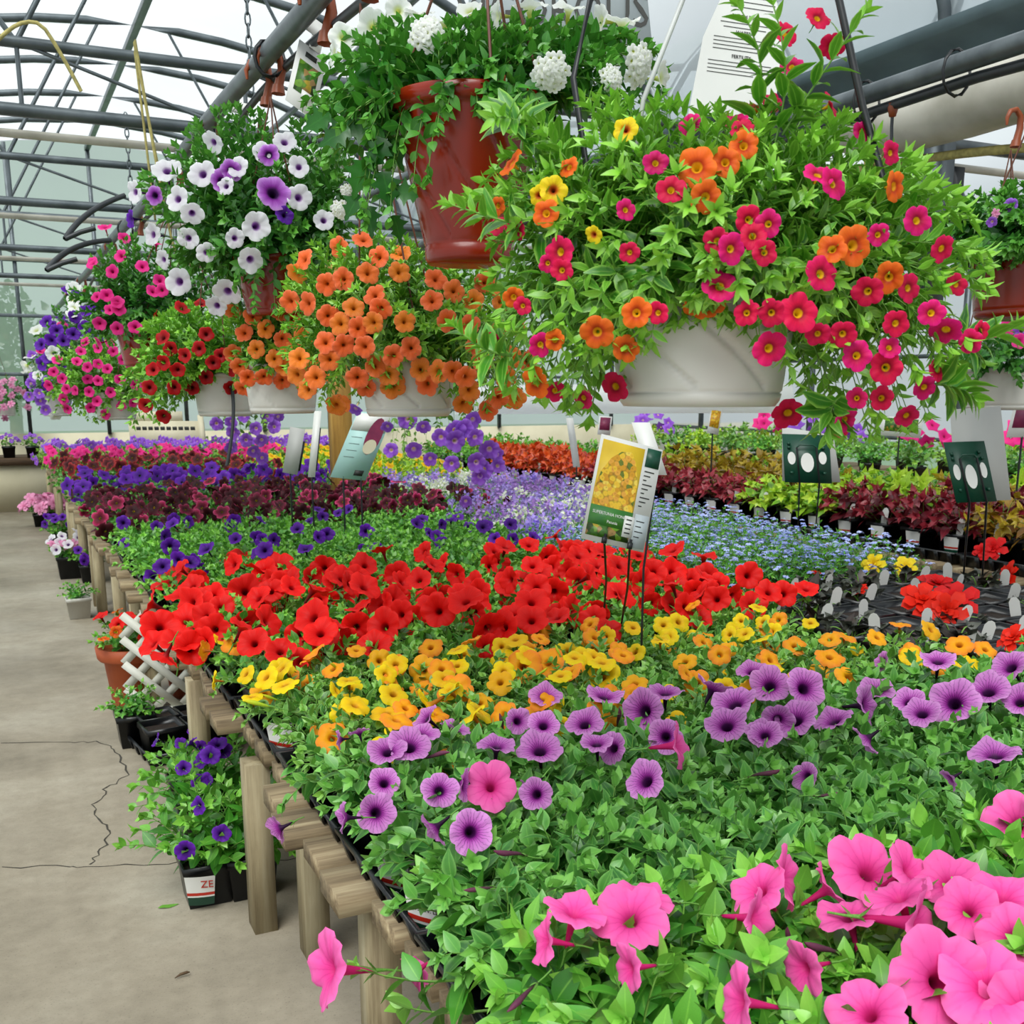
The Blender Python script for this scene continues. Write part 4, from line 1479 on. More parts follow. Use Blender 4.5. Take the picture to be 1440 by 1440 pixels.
blooms('pink', 'pink', [(1222, 1226, 60, 'm'), (1290, 1300, 66, 'r'), (1322, 1380, 74, 'c'), (1388, 1388, 70, 'c'), (1222, 1425, 56, 'm'), (1432, 1160, 48, 'c'), (1279, 1225, 46, 'u'),
                        (1335, 1242, 48, 'u'), (1412, 1262, 54, 'u'), (1104, 1236, 46, 'r'), (1068, 1252, 44, 'c'), (1062, 1292, 44, 'r'), (1130, 1362, 42, 'l'), (1362, 1280, 46, 'm'),
                        (1424, 1320, 50, 'm'), (1195, 1290, 46, 'u'), (905, 1264, 42, 'u'), (886, 1292, 56, 'u'), (808, 1284, 48, 'u'), (885, 1362, 38, 'l'), (1040, 1408, 52, 'l'), (768, 1322, 38, 'l'),
                        (1265, 1262, 48, 'u'), (1165, 1250, 40, 'r'), (1440, 1425, 60, 'c')], 0.815)
blooms('pink', 'bud', [(735, 1402, 32, 'd'), (676, 1250, 24, 'l'), (928, 1268, 34, 'l'), (1420, 1305, 34, 'r'), (1157, 1334, 36, 'l'), (1373, 1250, 26, 'l'), (1075, 1088, 24, 'r'), (718, 1200, 28, 'l'), (1110, 1320, 24, 'u')], 0.80, name='bud')
blooms('pink', 'pink', [(464, 1364, 58, 'l')], 0.64)
blooms('pink', 'pink', [(586, 1366, 28, 'd')], 0.60)
blooms('purp', 'pink', [(690, 1106, 38, 'c'), (952, 1048, 36, 'r')], 0.81, jit=0.05)
blooms('purp', 'purp', [(529, 1143, 29, 'c'), (540, 1101, 24, 'm'), (618, 1112, 27, 'c'), (662, 1170, 33, 'c'), (610, 1166, 28, 'd'), (754, 1117, 25, 'c'), (759, 1055, 33, 'm'), (545, 1057, 28, 'u'),
                        (576, 1050, 32, 'c'), (594, 1032, 26, 'u'), (698, 1050, 27, 'u'), (652, 1104, 26, 'r'), (728, 1014, 20, 'c'), (764, 1020, 24, 'm'), (767, 980, 24, 'u'), (822, 1018, 28, 'u'), (850, 980, 28, 'u'),
                        (905, 1000, 34, 'm'), (936, 975, 26, 'u'), (1003, 968, 28, 'b'), (1022, 1020, 32, 'm'), (1072, 1032, 24, 'm'), (1033, 990, 34, 'm'), (1058, 945, 22, 'u'), (1083, 964, 30, 'm'),
                        (1094, 1012, 24, 'c'), (908, 1098, 32, 'm'), (839, 1046, 26, 'u'), (862, 1052, 24, 'm'), (936, 1036, 26, 'c'), (750, 1110, 22, 'd'), (1131, 968, 30, 'm'), (1118, 1012, 36, 'm'), (1173, 1014, 28, 'u'),
                        (1216, 992, 30, 'r'), (1218, 1040, 24, 'd'), (1297, 1003, 28, 'm'), (1342, 988, 36, 'm'), (1390, 972, 32, 'u'), (1319, 930, 26, 'u'), (1421, 938, 28, 'm'), (1242, 930, 15, 'l'),
                        (1134, 1092, 22, 'l'), (1400, 1062, 36, 'u'), (1435, 987, 26, 'm'), (1232, 972, 26, 'u'), (1279, 988, 24, 'm'), (1076, 1034, 24, 'm'), (1337, 1095, 18, 'd'), (484, 1150, 24, 'l'),
                        (505, 1030, 15, 'u'), (478, 1040, 15, 'l'), (600, 1010, 22, 'm'), (640, 1025, 24, 'u')], 0.805)
blooms('purp', 'purp', [(392, 1166, 22, 'd')], 0.60)
blooms('purp', 'bud', [(612, 1062, 22, 'r'), (1165, 1118, 22, 'r'), (706, 1020, 20, 'u'), (870, 1010, 20, 'u')], 0.78, name='bud')
blooms('red', 'red', [(225, 882, 28, 'c'), (252, 905, 28, 'm'), (268, 912, 26, 'c'), (240, 815, 32, 'u'), (215, 905, 24, 'l'), (258, 838, 26, 'u'), (262, 872, 28, 'm'), (335, 790, 26, 'u'), (212, 850, 24, 'l'), (232, 925, 22, 'd'), (310, 850, 24, 'm'), (345, 832, 26, 'c'), (390, 800, 28, 'm')], 0.75)
blooms('yel', 'yel', [(300, 957, 15, 'l'), (398, 952, 24, 'm'), (312, 898, 22, 'u'), (330, 905, 20, 'm'), (285, 915, 16, 'l'), (640, 970, 26, 'c'), (595, 942, 22, 'c'), (600, 995, 30, 'd'), (757, 888, 20, 'c'), (735, 935, 28, 'c'), (770, 930, 26, 'm'), (845, 950, 30, 'm')], 0.745)
blooms('yel', 'budg', [(365, 990, 22, 'l'), (280, 905, 16, 'l'), (545, 1005, 20, 'l')], 0.73, name='bud')


def trailing(kind, spec, pts, z0, z1, leaf=None):
    s = SPEC[spec]
    (ax, ay), (mx, my), (bx, by) = pts
    A, Mi, B = onz(ax, ay, z0), onz(mx, my, (z0 + z1) / 2 + 0.01), onz(bx, by, z1)
    o, P, tips = nearest(kind, A)
    a = Acc()
    rec = []
    sprig(a, A - P, B - P, Mi - P, leaf or s['leaf'] * 0.9, s['tmpl'], 10, 0.0035, rec, 0.15)
    put('trailing_stem', a.mesh('trailing_stem', [M[s['mat']], M['stem']]), o)
    lm = leaf_mesh(spec)
    for p, mx, S, tn in rec:
        put('leaf', lm[0 if tn < 0.2 else 1 if tn < 0.45 else 2], o, loc=p, quat=Matrix(mx.tolist()).to_quaternion(), scale=S)


trailing('pink', 'pet', [(700, 1360), (620, 1400), (505, 1362)], 0.66, 0.62)
trailing('pink', 'pet', [(720, 1300), (660, 1290), (600, 1225)], 0.72, 0.72)
trailing('pink', 'pet', [(690, 1420), (610, 1430), (570, 1415)], 0.60, 0.57)
trailing('purp', 'petd', [(480, 1090), (440, 1080), (400, 1130)], 0.70, 0.60, 0.06)
trailing('purp', 'petd', [(470, 1060), (430, 1050), (410, 1090)], 0.72, 0.66, 0.06)
trailing('purp', 'petd', [(590, 1160), (560, 1170), (560, 1230)], 0.70, 0.62, 0.05)
trailing('yel', 'yel', [(430, 1000), (380, 985), (345, 1015)], 0.69, 0.63)
trailing('yel', 'yel', [(350, 930), (320, 935), (300, 975)], 0.69, 0.63)

# ------------------------------------------------------------------ begonias in black trays
BTRAY = tray_mesh(0.46, 0.46, 0.055)
bego_spots = []
for by in np.arange(2.28, 3.6, 0.23):
    for bx in np.arange(2.62, 3.95, 0.23):
        if which(bx, by) == 'bego' and inframe((bx, by, 0.65)):
            bego_spots.append((bx, by))
PLANTS['bego'] = []
done = set()
for bx, by in bego_spots:
    kx, ky = int((bx - 2.5) / 0.46), int((by - 2.15) / 0.46)
    if (kx, ky) not in done:
        done.add((kx, ky))
        o = put('nursery_tray', BTRAY, loc=(2.62 + kx * 0.46 + 0.115, 2.28 + ky * 0.46 + 0.115, BT + 0.002))
        tag(o, f'black begonia tray, {ORD[kx]} from the honey-yellow petunias, {ORD[ky]} row toward the lobelias', 'tray', 'begonia trays')
    P = np.array([bx, by, BT + 0.006])
    o = thing('potted_begonia', 'dark-leaved begonia with red or yellow blooms in square black pot and white tag', 'begonia', P, 'begonias in black trays')
    put('pot', POTB, o, scale=1.4)
    if R.random() < 0.75:
        me, tips, _ = variant('bego', R.randrange(3))
        put('foliage', me, o, loc=(0, 0, 0.115), rot=(0, 0, R.uniform(0, 6)))
    put('plant_tag', STAKEB, o, loc=(R.uniform(-0.03, 0.06), -0.06, 0.08), rot=(0.2, R.uniform(-0.25, 0.25), YAW * -1 + R.uniform(-0.7, 0.7)))
    PLANTS['bego'].append((o, P, None))
relabel('bego', [(q[0], round(float(q[1][1]), 2)) for q in PLANTS['bego']])
blooms('bego', 'begr', [(1298, 845, 34, 'm'), (1345, 845, 32, 'm'), (1318, 822, 28, 'u'), (1396, 772, 20, 'm'), (1418, 808, 20, 'm'), (1145, 806, 10, 'u'), (1210, 829, 12, 'u'), (1425, 897, 24, 'm'), (1380, 775, 12, 'm'), (1330, 858, 30, 'c')], 0.73)
blooms('bego', 'begy', [(1228, 793, 18, 'c'), (1274, 798, 18, 'm')], 0.735)

# ------------------------------------------------------------------ coleus on the second bench
CLAB = {'c_red': 'red-orange coleus', 'c_burg': 'deep burgundy coleus', 'c_amber': 'amber coleus', 'c_rose': 'rose-crimson coleus',
        'c_chart': 'chartreuse coleus', 'petv': 'plain green plant', 'lime': 'lime gold-flowered plant'}
CTRAY = tray_mesh(0.56, 0.54, 0.06)
y = 3.05
ri = 0
COUNT = {}
while y < 12.2:
    for ci in range(4):
        x = 4.66 + ci * 0.27
        px = proj((x, y, 0.85))[0]
        if px < 560:
            k = ['c_rose', 'lime', 'lime', 'petv'][ci]
        elif px < 690:
            k = ['petv', 'lime', 'petv', 'petv'][ci]
        elif px < 845:
            k = ['c_red', 'c_red', 'petv', 'petv'][ci]
        elif px < 930:
            k = ['c_rose', 'c_rose', 'petv', 'lime'][ci]
        elif px < 1075:
            k = ['c_rose', 'c_amber', 'c_amber', 'lime'][ci]
        elif px < 1180:
            k = ['c_chart', 'c_amber', 'c_amber', 'petv'][ci]
        elif px < 1300:
            k = ['c_burg', 'c_chart', 'c_chart', 'petv'][ci]
        elif px < 1400:
            k = ['c_burg', 'c_burg', 'c_amber', 'petv'][ci]
        else:
            k = ['c_amber', 'c_burg', 'c_burg', 'c_chart'][ci]
        P = np.array([x, y, B2T + 0.006])
        if not inframe(P + [0, 0, 0.25], 60):
            continue
        n = COUNT[(k, ci)] = COUNT.get((k, ci), -1) + 1
        lab = f"{CLAB[k]}, {ORD[n]} of its kind in the {('front', 'second', 'third', 'back')[ci]} row counting away from the begonias"
        o, tips, vi = mound('potted_coleus' if k[0] == 'c' else 'potted_plant', lab, 'foliage plant' if k[0] == 'c' else 'bedding plant', CLAB[k] + ' on the second bench', P, k, POTS, 0.125, 3, 1.05 + 0.12 * ci)
        if k == 'lime' and px < 840:
            f = put('blossom', blossom_mesh('p_gold', 'open', vi % 2, 'lime', 3, 0.05), o, loc=(0, 0, 0.125), scale=1.2)
            f['kind'] = 'stuff'
        if ci == 0:
            put('pot_label', PLABEL, o, loc=(-0.078, -0.02, 0.03), rot=(0.1, 0, -PI / 2 + 0.25), scale=1.25)
            if R.random() < 0.6:
                put('plant_tag', STAKEB, o, loc=(-0.06, R.uniform(-0.05, 0.05), 0.10), rot=(0, 0.1, -PI / 2 + 0.4))
    if ri % 2 == 0 and inframe((4.6, y, 0.6), 100):
        o = put('nursery_tray', CTRAY, loc=(4.77, y + 0.135, B2T + 0.002))
        tag(o, f'{ORD[ri // 2]} black ribbed coleus tray along the second bench, counting away from the begonias', 'tray', 'coleus trays')
    y += 0.27
    ri += 1
# far bench beyond
y = 3.0
TC3 = {}
while y < 13:
    for x in (8.1, 8.7, 9.2):
        if inframe((x, y, 0.9), 40):
            k = R.choice(('far', 'far', 'petv', 'lime'))
            TC3[x] = TC3.get(x, -1) + 1
            lab = 'leafy green plant on the third bench, %s in its %s row counting down the house' % (ORD[TC3[x]], {8.1: 'front', 8.7: 'middle', 9.2: 'back'}[x])
            o, tips, vi = mound('potted_plant', lab, 'bedding plant', 'green plants on the third bench', np.array([x, y, 0.626]), k, POTS, 0.125, 2, 1.4)
            if R.random() < 0.2:
                f = put('blossom', blossom_mesh(R.choice(('p_hot', 'p_lav')), 'open', 0, 'far', 9, 0.05), o, loc=(0, 0, 0.125), scale=1.9)
                f['kind'] = 'stuff'
    y += 0.6
# dark pots of pansies on the cross bench at the aisle end
for i in range(7):
    P = np.array([-1.2 + i * 0.27, 14.9 + 0.12 * (i % 2), 0.664])
    if inframe(P, 60):
        o, tips, vi = mound('potted_pansy', '%s small lilac pansy pot on the aisle end bench, counted toward the long bench' % ORD[i], 'pansy', 'pots on the aisle end bench', P, 'far', POTS, 0.125, 2, 0.7)
        f = put('blossom', blossom_mesh('p_lav', 'open', 0, 'far', 9, 0.05), o, loc=(0, 0, 0.125), scale=0.7)
        f['kind'] = 'stuff'

# ------------------------------------------------------------------ things on the floor by the bench
def floor_plant(px, py, spec, sc_, label, name='potted_petunia', cat='petunia', group=None, fk=None, nf=0, fr=0.04, pot=None, ph=0.125, ps=1.0, leafobj=0):
    P = onz(px, py, 0.0)
    P[2] = 0.002
    o, tips, vi = mound(name, label, cat, group, P, spec, pot or POTS, ph * ps, 4, sc_, leafobj)
    for c in o.children:
        if c.name.startswith('pot'):
            c.scale = (ps, ps, ps)
    if fk:
        bloom(o, tips, fk, nf, fr, 0.3, 0.4, 0.01)
    return o


gv = 'violet petunias on the floor under the bench'
lv = 'bushy green petunia with violet flowers in black pot on the concrete floor'
FP = [(292, 1262, 1.45, 2, 'with a red-lettered label on its pot'), (352, 1252, 1.35, 2, 'between bench leg and red-lettered pot'), (285, 1185, 1.35, 4, 'right behind the red-lettered pot'),
      (345, 1170, 1.35, 4, 'under the bench behind the first leg'), (270, 1140, 1.05, 4, 'beside the emptied black pots')]
for i, (fx, fy, fs, nf, wh) in enumerate(FP):
    o = floor_plant(fx, fy, 'petv', fs, 'bushy violet petunia on the concrete floor ' + wh, group=gv, fk='violet', nf=nf, fr=0.03, ps=0.95)
    if i == 0:
        pl = put('pot_label', PLABEL, o, loc=(-0.03, -0.083, 0.02), rot=(0.1, 0, -0.25), scale=1.25)
        text('ZE', pl, 'labelr', 0.026, Matrix.Translation((0.016, -0.005, 0.055)) @ Matrix.Rotation(PI / 2, 4, 'X'))
# stacked black pots in a tray with one green plant
P = onz(232, 1068, 0.0)
o = put('nursery_tray', tray_mesh(0.36, 0.36, 0.055), loc=(P[0] + 0.08, P[1] + 0.1, 0.002), rot=(0, 0, 0.15))
tag(o, 'black tray of emptied pots on the floor beside the white lattice', 'tray')
for i in range(4):
    o = put('empty_pot', POTS, loc=(P[0] + 0.0 + 0.168 * (i % 2), P[1] + 0.02 + 0.168 * (i // 2), 0.01), rot=(0, 0, 0.15))
    tag(o, 'empty square black pot in floor tray, ' + ('nearer the aisle, front', 'under the bench, front', 'nearer the aisle, against lattice', 'under the bench, against lattice')[i], 'pot', 'empty pots in the floor tray')
floor_plant(192, 1045, 'petv', 0.8, 'low green leafy plant in black pot beside the emptied pots on floor', 'potted_plant', 'plant')


def urn(x, y, s, label, fks, group=None):
    o = thing('planted_urn', label, 'planter', (x, y, 0.0), group)
    prof = np.array([(0.0, 0.0), (0.085, 0.0), (0.10, 0.03), (0.128, 0.26), (0.15, 0.265), (0.158, 0.275), (0.165, 0.33), (0.15, 0.332), (0.14, 0.30), (0.0, 0.30)]) * s
    put('pot', Acc().lathe(prof, 28).mesh('pot', M['clay']), o)
    me, tips, _ = variant('petv', R.randrange(4))
    put('foliage', me, o, loc=(0, 0, 0.29 * s), scale=1.15 * s)
    tp = [(np.array(p) * 1.15 * s + [0, 0, 0.29 * s], d) for p, d in tips]
    for fk, n, r in fks:
        R.shuffle(tp)
        bloom(o, tp, fk, n, r, 0.3, 0.5, 0.01)
    return o


P = onz(175, 1000, 0)
urn(P[0] + 0.05, P[1] + 0.03, 0.95, 'terracotta urn of red and orange flowers poking past the white lattice', [('red', 5, 0.045), ('orng', 4, 0.03)])
urn(P[0] + 0.34, P[1] + 0.15, 1.05, 'terracotta urn with yellow flowers half hidden behind the white lattice', [('gold', 7, 0.028)])
urn(P[0] + 0.70, P[1] + 0.12, 1.0, 'terracotta urn deep under the bench behind the white lattice', [('gold', 3, 0.028)])

# lattice panel
LY = P[1] - 0.16
lat = thing('lattice_panel', 'white wooden lattice panel with a zigzag cut edge under the bench', 'lattice', (0.44, LY, 0))
xa, xb, za, zb = 0.0, 0.62, 0.035, 0.50
sp, sw = 0.118, 0.036
for sgn in (1, -1):
    for i in range(-6, 13):
        # line x = c + sgn*z clipped to the panel
        c = i * sp
        pts = []
        for z in (za, zb):
            pts.append((c + sgn * (z - za), z))
        (x0, z0), (x1, z1) = pts
        if x0 > x1:
            x0, z0, x1, z1 = x1, z1, x0, z0
        if x1 < xa + 0.02 or x0 > xb - 0.02:
            continue
        if x0 < xa:
            z0 = z0 + (z1 - z0) * (xa - x0) / (x1 - x0)
            x0 = xa
        if x1 > xb:
            z1 = z0 + (z1 - z0) * (xb - x0) / (x1 - x0)
            x1 = xb
        if math.hypot(x1 - x0, z1 - z0) < 0.03:
            continue
        a = Acc().bar((x0, 0.006 * sgn, z0), (x1, 0.006 * sgn, z1), 0.008, sw, (0, 1, 0))
        b = Acc().bar((x0, 0.006 * sgn, z0), (x1, 0.006 * sgn, z1), sw, 0.010, (0, 1, 0))
        put('lattice_strip', b.mesh('lattice_strip', M['whitewood'], False), lat)
put('bottom_board', Acc().box((-0.02, -0.02, 0.0), (xb, 0.02, 0.045)).mesh('bottom_board', M['whitewood'], False), lat)

floor_plant(112, 868, 'petv', 0.75, 'leafy plant in a white pot on the floor beside the bench legs', 'potted_plant', 'plant', pot=POTW)
o = floor_plant(100, 812, 'petv', 1.1, 'black pot of white and pale pink flowers on the floor by the bench', fk='wpurp', nf=7, fr=0.05, ps=1.3)
bloom(o, [(np.array([0.05 * q - 0.12, -0.1, 0.26]), np.array([0, -1.0, 0.3])) for q in range(4)], 'soft', 4, 0.05)
floor_plant(128, 818, 'petv', 0.9, 'violet petunia in black pot on the floor behind pale pink petunias', fk='violet', nf=7, fr=0.045)
floor_plant(85, 770, 'petv', 1.1, 'green and violet petunia pot on the floor further along the bench', fk='violet', nf=6, fr=0.045)
o = floor_plant(58, 740, 'petv', 1.1, 'soft pink mophead flowers in pot on the floor near the aisle end', fk='soft', nf=16, fr=0.07)
o = floor_plant(80, 738, 'petv', 1.1, 'second soft pink mophead pot on the floor, against the bench legs', fk='soft', nf=14, fr=0.07)
p = onz(222, 1277, 0.004)
a = Acc()
add_leaves(a, 'cal', np.array([p]), leaf_mats(np.array([[1.0, 0.1, 0.0]]), np.array([[0, 0, 1.0]])), np.array([0.06]), np.array([0.6]))
a.v[0][:, 2] = np.maximum(a.v[0][:, 2], 0.002)
tag(put('fallen_leaf', a.mesh('fallen_leaf', M['leaf_pet'])), 'single green leaf lying on the concrete floor', 'leaf')
p = onz(257, 1374, 0.004)
tag(put('dry_scrap', Acc().tube([p + [-0.02, 0, 0.002], p + [-0.004, 0.006, 0.006], p + [0.012, 0.002, 0.01], p + [0.02, 0.012, 0.003]], [0.001, 0.004, 0.004, 0.001], 5).mesh('dry_scrap', M['darkwood'])), 'curled brown plant scrap lying on the concrete floor', 'scrap')

# ------------------------------------------------------------------ hanging baskets
def radial(poly, c):
    """outline of the bush as a radius per direction"""
    P = np.array(poly, float) - np.array(c, float)
    n = len(P)

    def r(th):
        d = np.array([math.cos(th), math.sin(th)])
        best = 0.0
        for i in range(n):
            a, b = P[i], P[(i + 1) % n]
            e = b - a
            den = d[0] * e[1] - d[1] * e[0]
            if abs(den) < 1e-9:
                continue
            t = (a[0] * e[1] - a[1] * e[0]) / den
            u = (a[0] * d[1] - a[1] * d[0]) / den
            if t > best and -1e-6 <= u <= 1 + 1e-6:
                best = t
        return best
    tab = np.array([r(t) for t in np.linspace(-PI, PI, 145)])
    return lambda th: float(np.interp((th + PI) % (2 * PI) - PI, np.linspace(-PI, PI, 145), tab))


def basket_pot(rt, rb, h, mat, swirl=True, saucer=True, k=112):
    a = Acc()
    z = np.linspace(0, 0.86, 12)
    prof = [(0.0, 0.004), (rb * 0.92, 0.0), (rb * 0.97, 0.006)] if not saucer else [(0.0, 0.0), (rb * 0.93, 0.0), (rb * 0.98, 0.008), (rb * 1.0, h * 0.10), (rb * 0.975, h * 0.105)]
    prof += [(rb + (rt * 0.95 - rb) * (t ** 1.0), h * (0.11 + t * 0.79)) for t in np.linspace(0.02, 1, 14 if k < 200 else 26)]
    prof += [(rt * 1.0, h * 0.905), (rt * 1.01, h * 0.99), (rt * 0.99, h), (rt * 0.95, h), (rt * 0.93, h * 0.93)]

    def fn(r, zz, an):
        if not swirl:
            return r
        t = np.clip((zz / h - 0.12) / 0.7, 0, 1)
        ph = (an * 7 / (2 * PI) + t * 1.35) % 1.0
        d = np.minimum(ph, 1 - ph)
        on = ((zz / h > 0.13) & (zz / h < 0.86))
        return r - 0.006 * np.exp(-(d / 0.045) ** 2) * on
    a.lathe(prof, k, 0, fn=fn)
    k = 24
    an = np.arange(k) * 2 * PI / k
    a.poly(np.stack([np.cos(an) * rt * 0.93, np.sin(an) * rt * 0.93, np.full(k, h * 0.93)], -1), 1)
    return a.mesh('pot', [M[mat], M['soil']])


def bcurve(a, b, c, n=10):
    t = np.linspace(0, 1, n)[:, None]
    return (1 - t) ** 2 * np.asarray(a) + 2 * t * (1 - t) * np.asarray(c) + t ** 2 * np.asarray(b)


HOOK = None


def hook_mesh():
    a = Acc()
    pts = [(0, -0.03, -0.075), (0, -0.045, -0.02), (0, -0.04, 0.03), (0, -0.01, 0.055), (0, 0.025, 0.045), (0, 0.042, 0.015), (0, 0.04, -0.015)]
    a.tube(pts, [0.017, 0.016, 0.013, 0.012, 0.011, 0.009, 0.005], 8)
    a.tube([(0, -0.03, -0.07), (0, -0.028, -0.10)], [0.02, 0.026], 8)
    return a.mesh('hook', M['hook'])


HOOK = hook_mesh()


def basket(label, potpx, depth, rt, rb, h, pmat, poly, rd, spec, nspr, flowers=(), rnd=(), hang='wire', nleafobj=0, pipeX=PXM, pipeZ=PZM, group=None, nleaf=9, per=2, inner=0.35, center=None, extra=(), swirl=True, seed=1, backs=0.4, potscale=1.0):
    """potpx: pixel of the middle of the pot's underside; poly: outline of the foliage"""
    rg = np.random.default_rng(seed)
    base = atd(potpx[0], potpx[1], depth)
    o = thing('hanging_basket', label, 'hanging basket', base, group)
    put('pot', basket_pot(rt, rb, h, pmat, swirl and depth < 4, k=320 if depth < 3 else 112), o, rot=(0, 0, rg.uniform(0, 6)))
    root = base + [0, 0, h * 0.95]
    P = np.array(poly, float)
    c = np.array(center if center else P.mean(0))
    rf = radial(poly, c)
    s = spec
    a = Acc()
    rec = []
    tips = []

    def target(th, cz, front):
        m = math.sqrt(max(0, 1 - cz * cz))
        rr = rf(th) * m
        px, py = c[0] + rr * math.cos(th), c[1] + rr * math.sin(th)
        w = -rd * cz if front else rd * cz
        return atd(px, py, depth + w)
    for i in range(nspr):
        th = rg.uniform(-PI, PI)
        cz = rg.uniform(0.0, 1.0)
        front = rg.random() > backs
        T = target(th, cz, front)
        if rg.random() < inner:
            T = root + (T - root) * rg.uniform(0.5, 0.8)
        L = np.linalg.norm(T - root)
        hd = (T - root) * [1, 1, 0]
        r0 = root + unit(hd + 1e-6) * min(rt * 0.7, np.linalg.norm(hd)) * rg.uniform(0.2, 1.0)
        ctrl = (r0 + T) / 2 + np.array([0, 0, 0.18 * L + 0.5 * max(0, root[2] - T[2])]) + hd * 0.12
        n = max(3, int(nleaf * min(1.3, L / 0.25)))
        d = sprig(a, r0 - base, T - base, ctrl - base, s['leaf'], s['tmpl'], n, s['r'], rec, 0.3, per, rng=rg, tip=0.6)
        if front:
            tips.append((T, d))
    for A, B, Cc in extra:          # long sprays seen against the roof
        A, B, Cc = (atd(x, y, depth - dd) for x, y, dd in (A, B, Cc))
        sprig(a, A - base, B - base, Cc - base, s['leaf'] * 1.15, s['tmpl'], 9, s['r'] * 1.4, rec, 0.1, 2, rng=rg)
        tips.append((B, unit(B - Cc)))
    nl = nleafobj
    if nl:
        f2 = np.array([0, 0, H]) - base
        f2 = unit(f2)
        order = sorted(range(len(rec)), key=lambda q: -(rec[q][0] @ f2) * 4 - rec[q][2] * 6)
        pick = order[:nl]
        ps = set(pick)
        lm = leaf_mesh_for(s)
        for q in pick:
            p, mx, S, tn = rec[q]
            put('leaf', lm[0 if tn < 0.2 else 1 if tn < 0.5 else 2], o, loc=p, quat=Matrix(mx.tolist()).to_quaternion(), scale=S)
        rest = [rec[q] for q in range(len(rec)) if q not in ps]
    else:
        rest = rec
    add_leaves(a, s['tmpl'], np.array([q[0] for q in rest]), np.array([q[1] for q in rest]), np.array([q[2] for q in rest]), np.array([q[3] for q in rest]))
    put('foliage', a.mesh('foliage', [M[s['mat']], M['stem']]), o)['kind'] = 'stuff'

    def surf(px, py, k=1.03):
        v = np.array([px, py]) - c
        m = min(1.0, np.linalg.norm(v) / max(1, rf(math.atan2(v[1], v[0]))))
        return atd(px, py, depth - rd * k * math.sqrt(max(0.0, 1 - m * m)) - 0.01)
    for fk, px, py, r, *f in flowers:
        p = surf(px, py)
        dp = proj(p)[2]
        out = unit(p - (root + [0, 0, 0.02]))
        face = unit(TOCAM(p) * 0.75 + out * 0.45 + NR.normal(0, 0.22, 3)) if not f else unit(FACE[f[0]](p) + NR.normal(0, 0.1, 3))
        flower(fk, o, base, p, face, r * 1.1 * dp / F)
    for fk, n, rad in rnd:
        for _ in range(n):
            th = rg.uniform(-PI, PI)
            cz = rg.uniform(0.0, 1.0)
            p = target(th, cz, True)
            p = root + (p - root) * 1.04
            out = unit(p - root)
            face = unit(out * 0.7 + TOCAM(p) * 0.45 + NR.normal(0, 0.3, 3))
            flower(fk, o, base, p, face, rad * rg.uniform(0.8, 1.15))
    # hanger
    top = np.array([pipeX, base[1], pipeZ])
    rp = [root + np.array([math.cos(q), math.sin(q), 0]) * rt for q in (0.4, 2.5, 4.6)]
    if hang:
        hk = np.array([0, 0, top[2] - base[2] - 0.03]) + np.array([top[0] - base[0], 0, 0])
        put('hook', HOOK, o, loc=hk, rot=(0, 0, PI / 2), scale=0.85)
        for q in rp:
            e = hk + base - [0, 0, 0.095]
            put('hanger_wire', Acc().tube(bcurve(q - base, e - base, (q + e) / 2 - base + np.array([0, 0, -0.02])), 0.0026 if hang == 'wire' else 0.006, 5).mesh('hanger_wire', M['wire' if hang == 'wire' else 'bwire']), o)
    return o, base, root


LMF = {}


def leaf_mesh_for(s):
    k = s['mat'] + s['tmpl']
    if k not in LMF:
        out = []
        for tn in (0.05, 0.35, 0.7):
            a = Acc()
            add_leaves(a, s['tmpl'], np.zeros((1, 3)), np.eye(3)[None], np.ones(1), np.array([tn]))
            out.append(a.mesh('leaf', [M[s['mat']]]))
        LMF[k] = out
    return LMF[k]


SCAL = dict(mat='leaf_cal', tmpl='cal', leaf=0.045, r=0.0016)
SORG = dict(mat='leaf_cal', tmpl='cal', leaf=0.042, r=0.0014)
SWHI = dict(mat='leaf_white', tmpl='pet', leaf=0.042, r=0.0018)
SMID = dict(mat='leaf_pansy', tmpl='pet', leaf=0.05, r=0.0018)
SLIG = dict(mat='leaf_cal', tmpl='pet', leaf=0.05, r=0.0018)
SLOB = dict(mat='leaf_lobed', tmpl='lobed', leaf=0.075, r=0.0025)

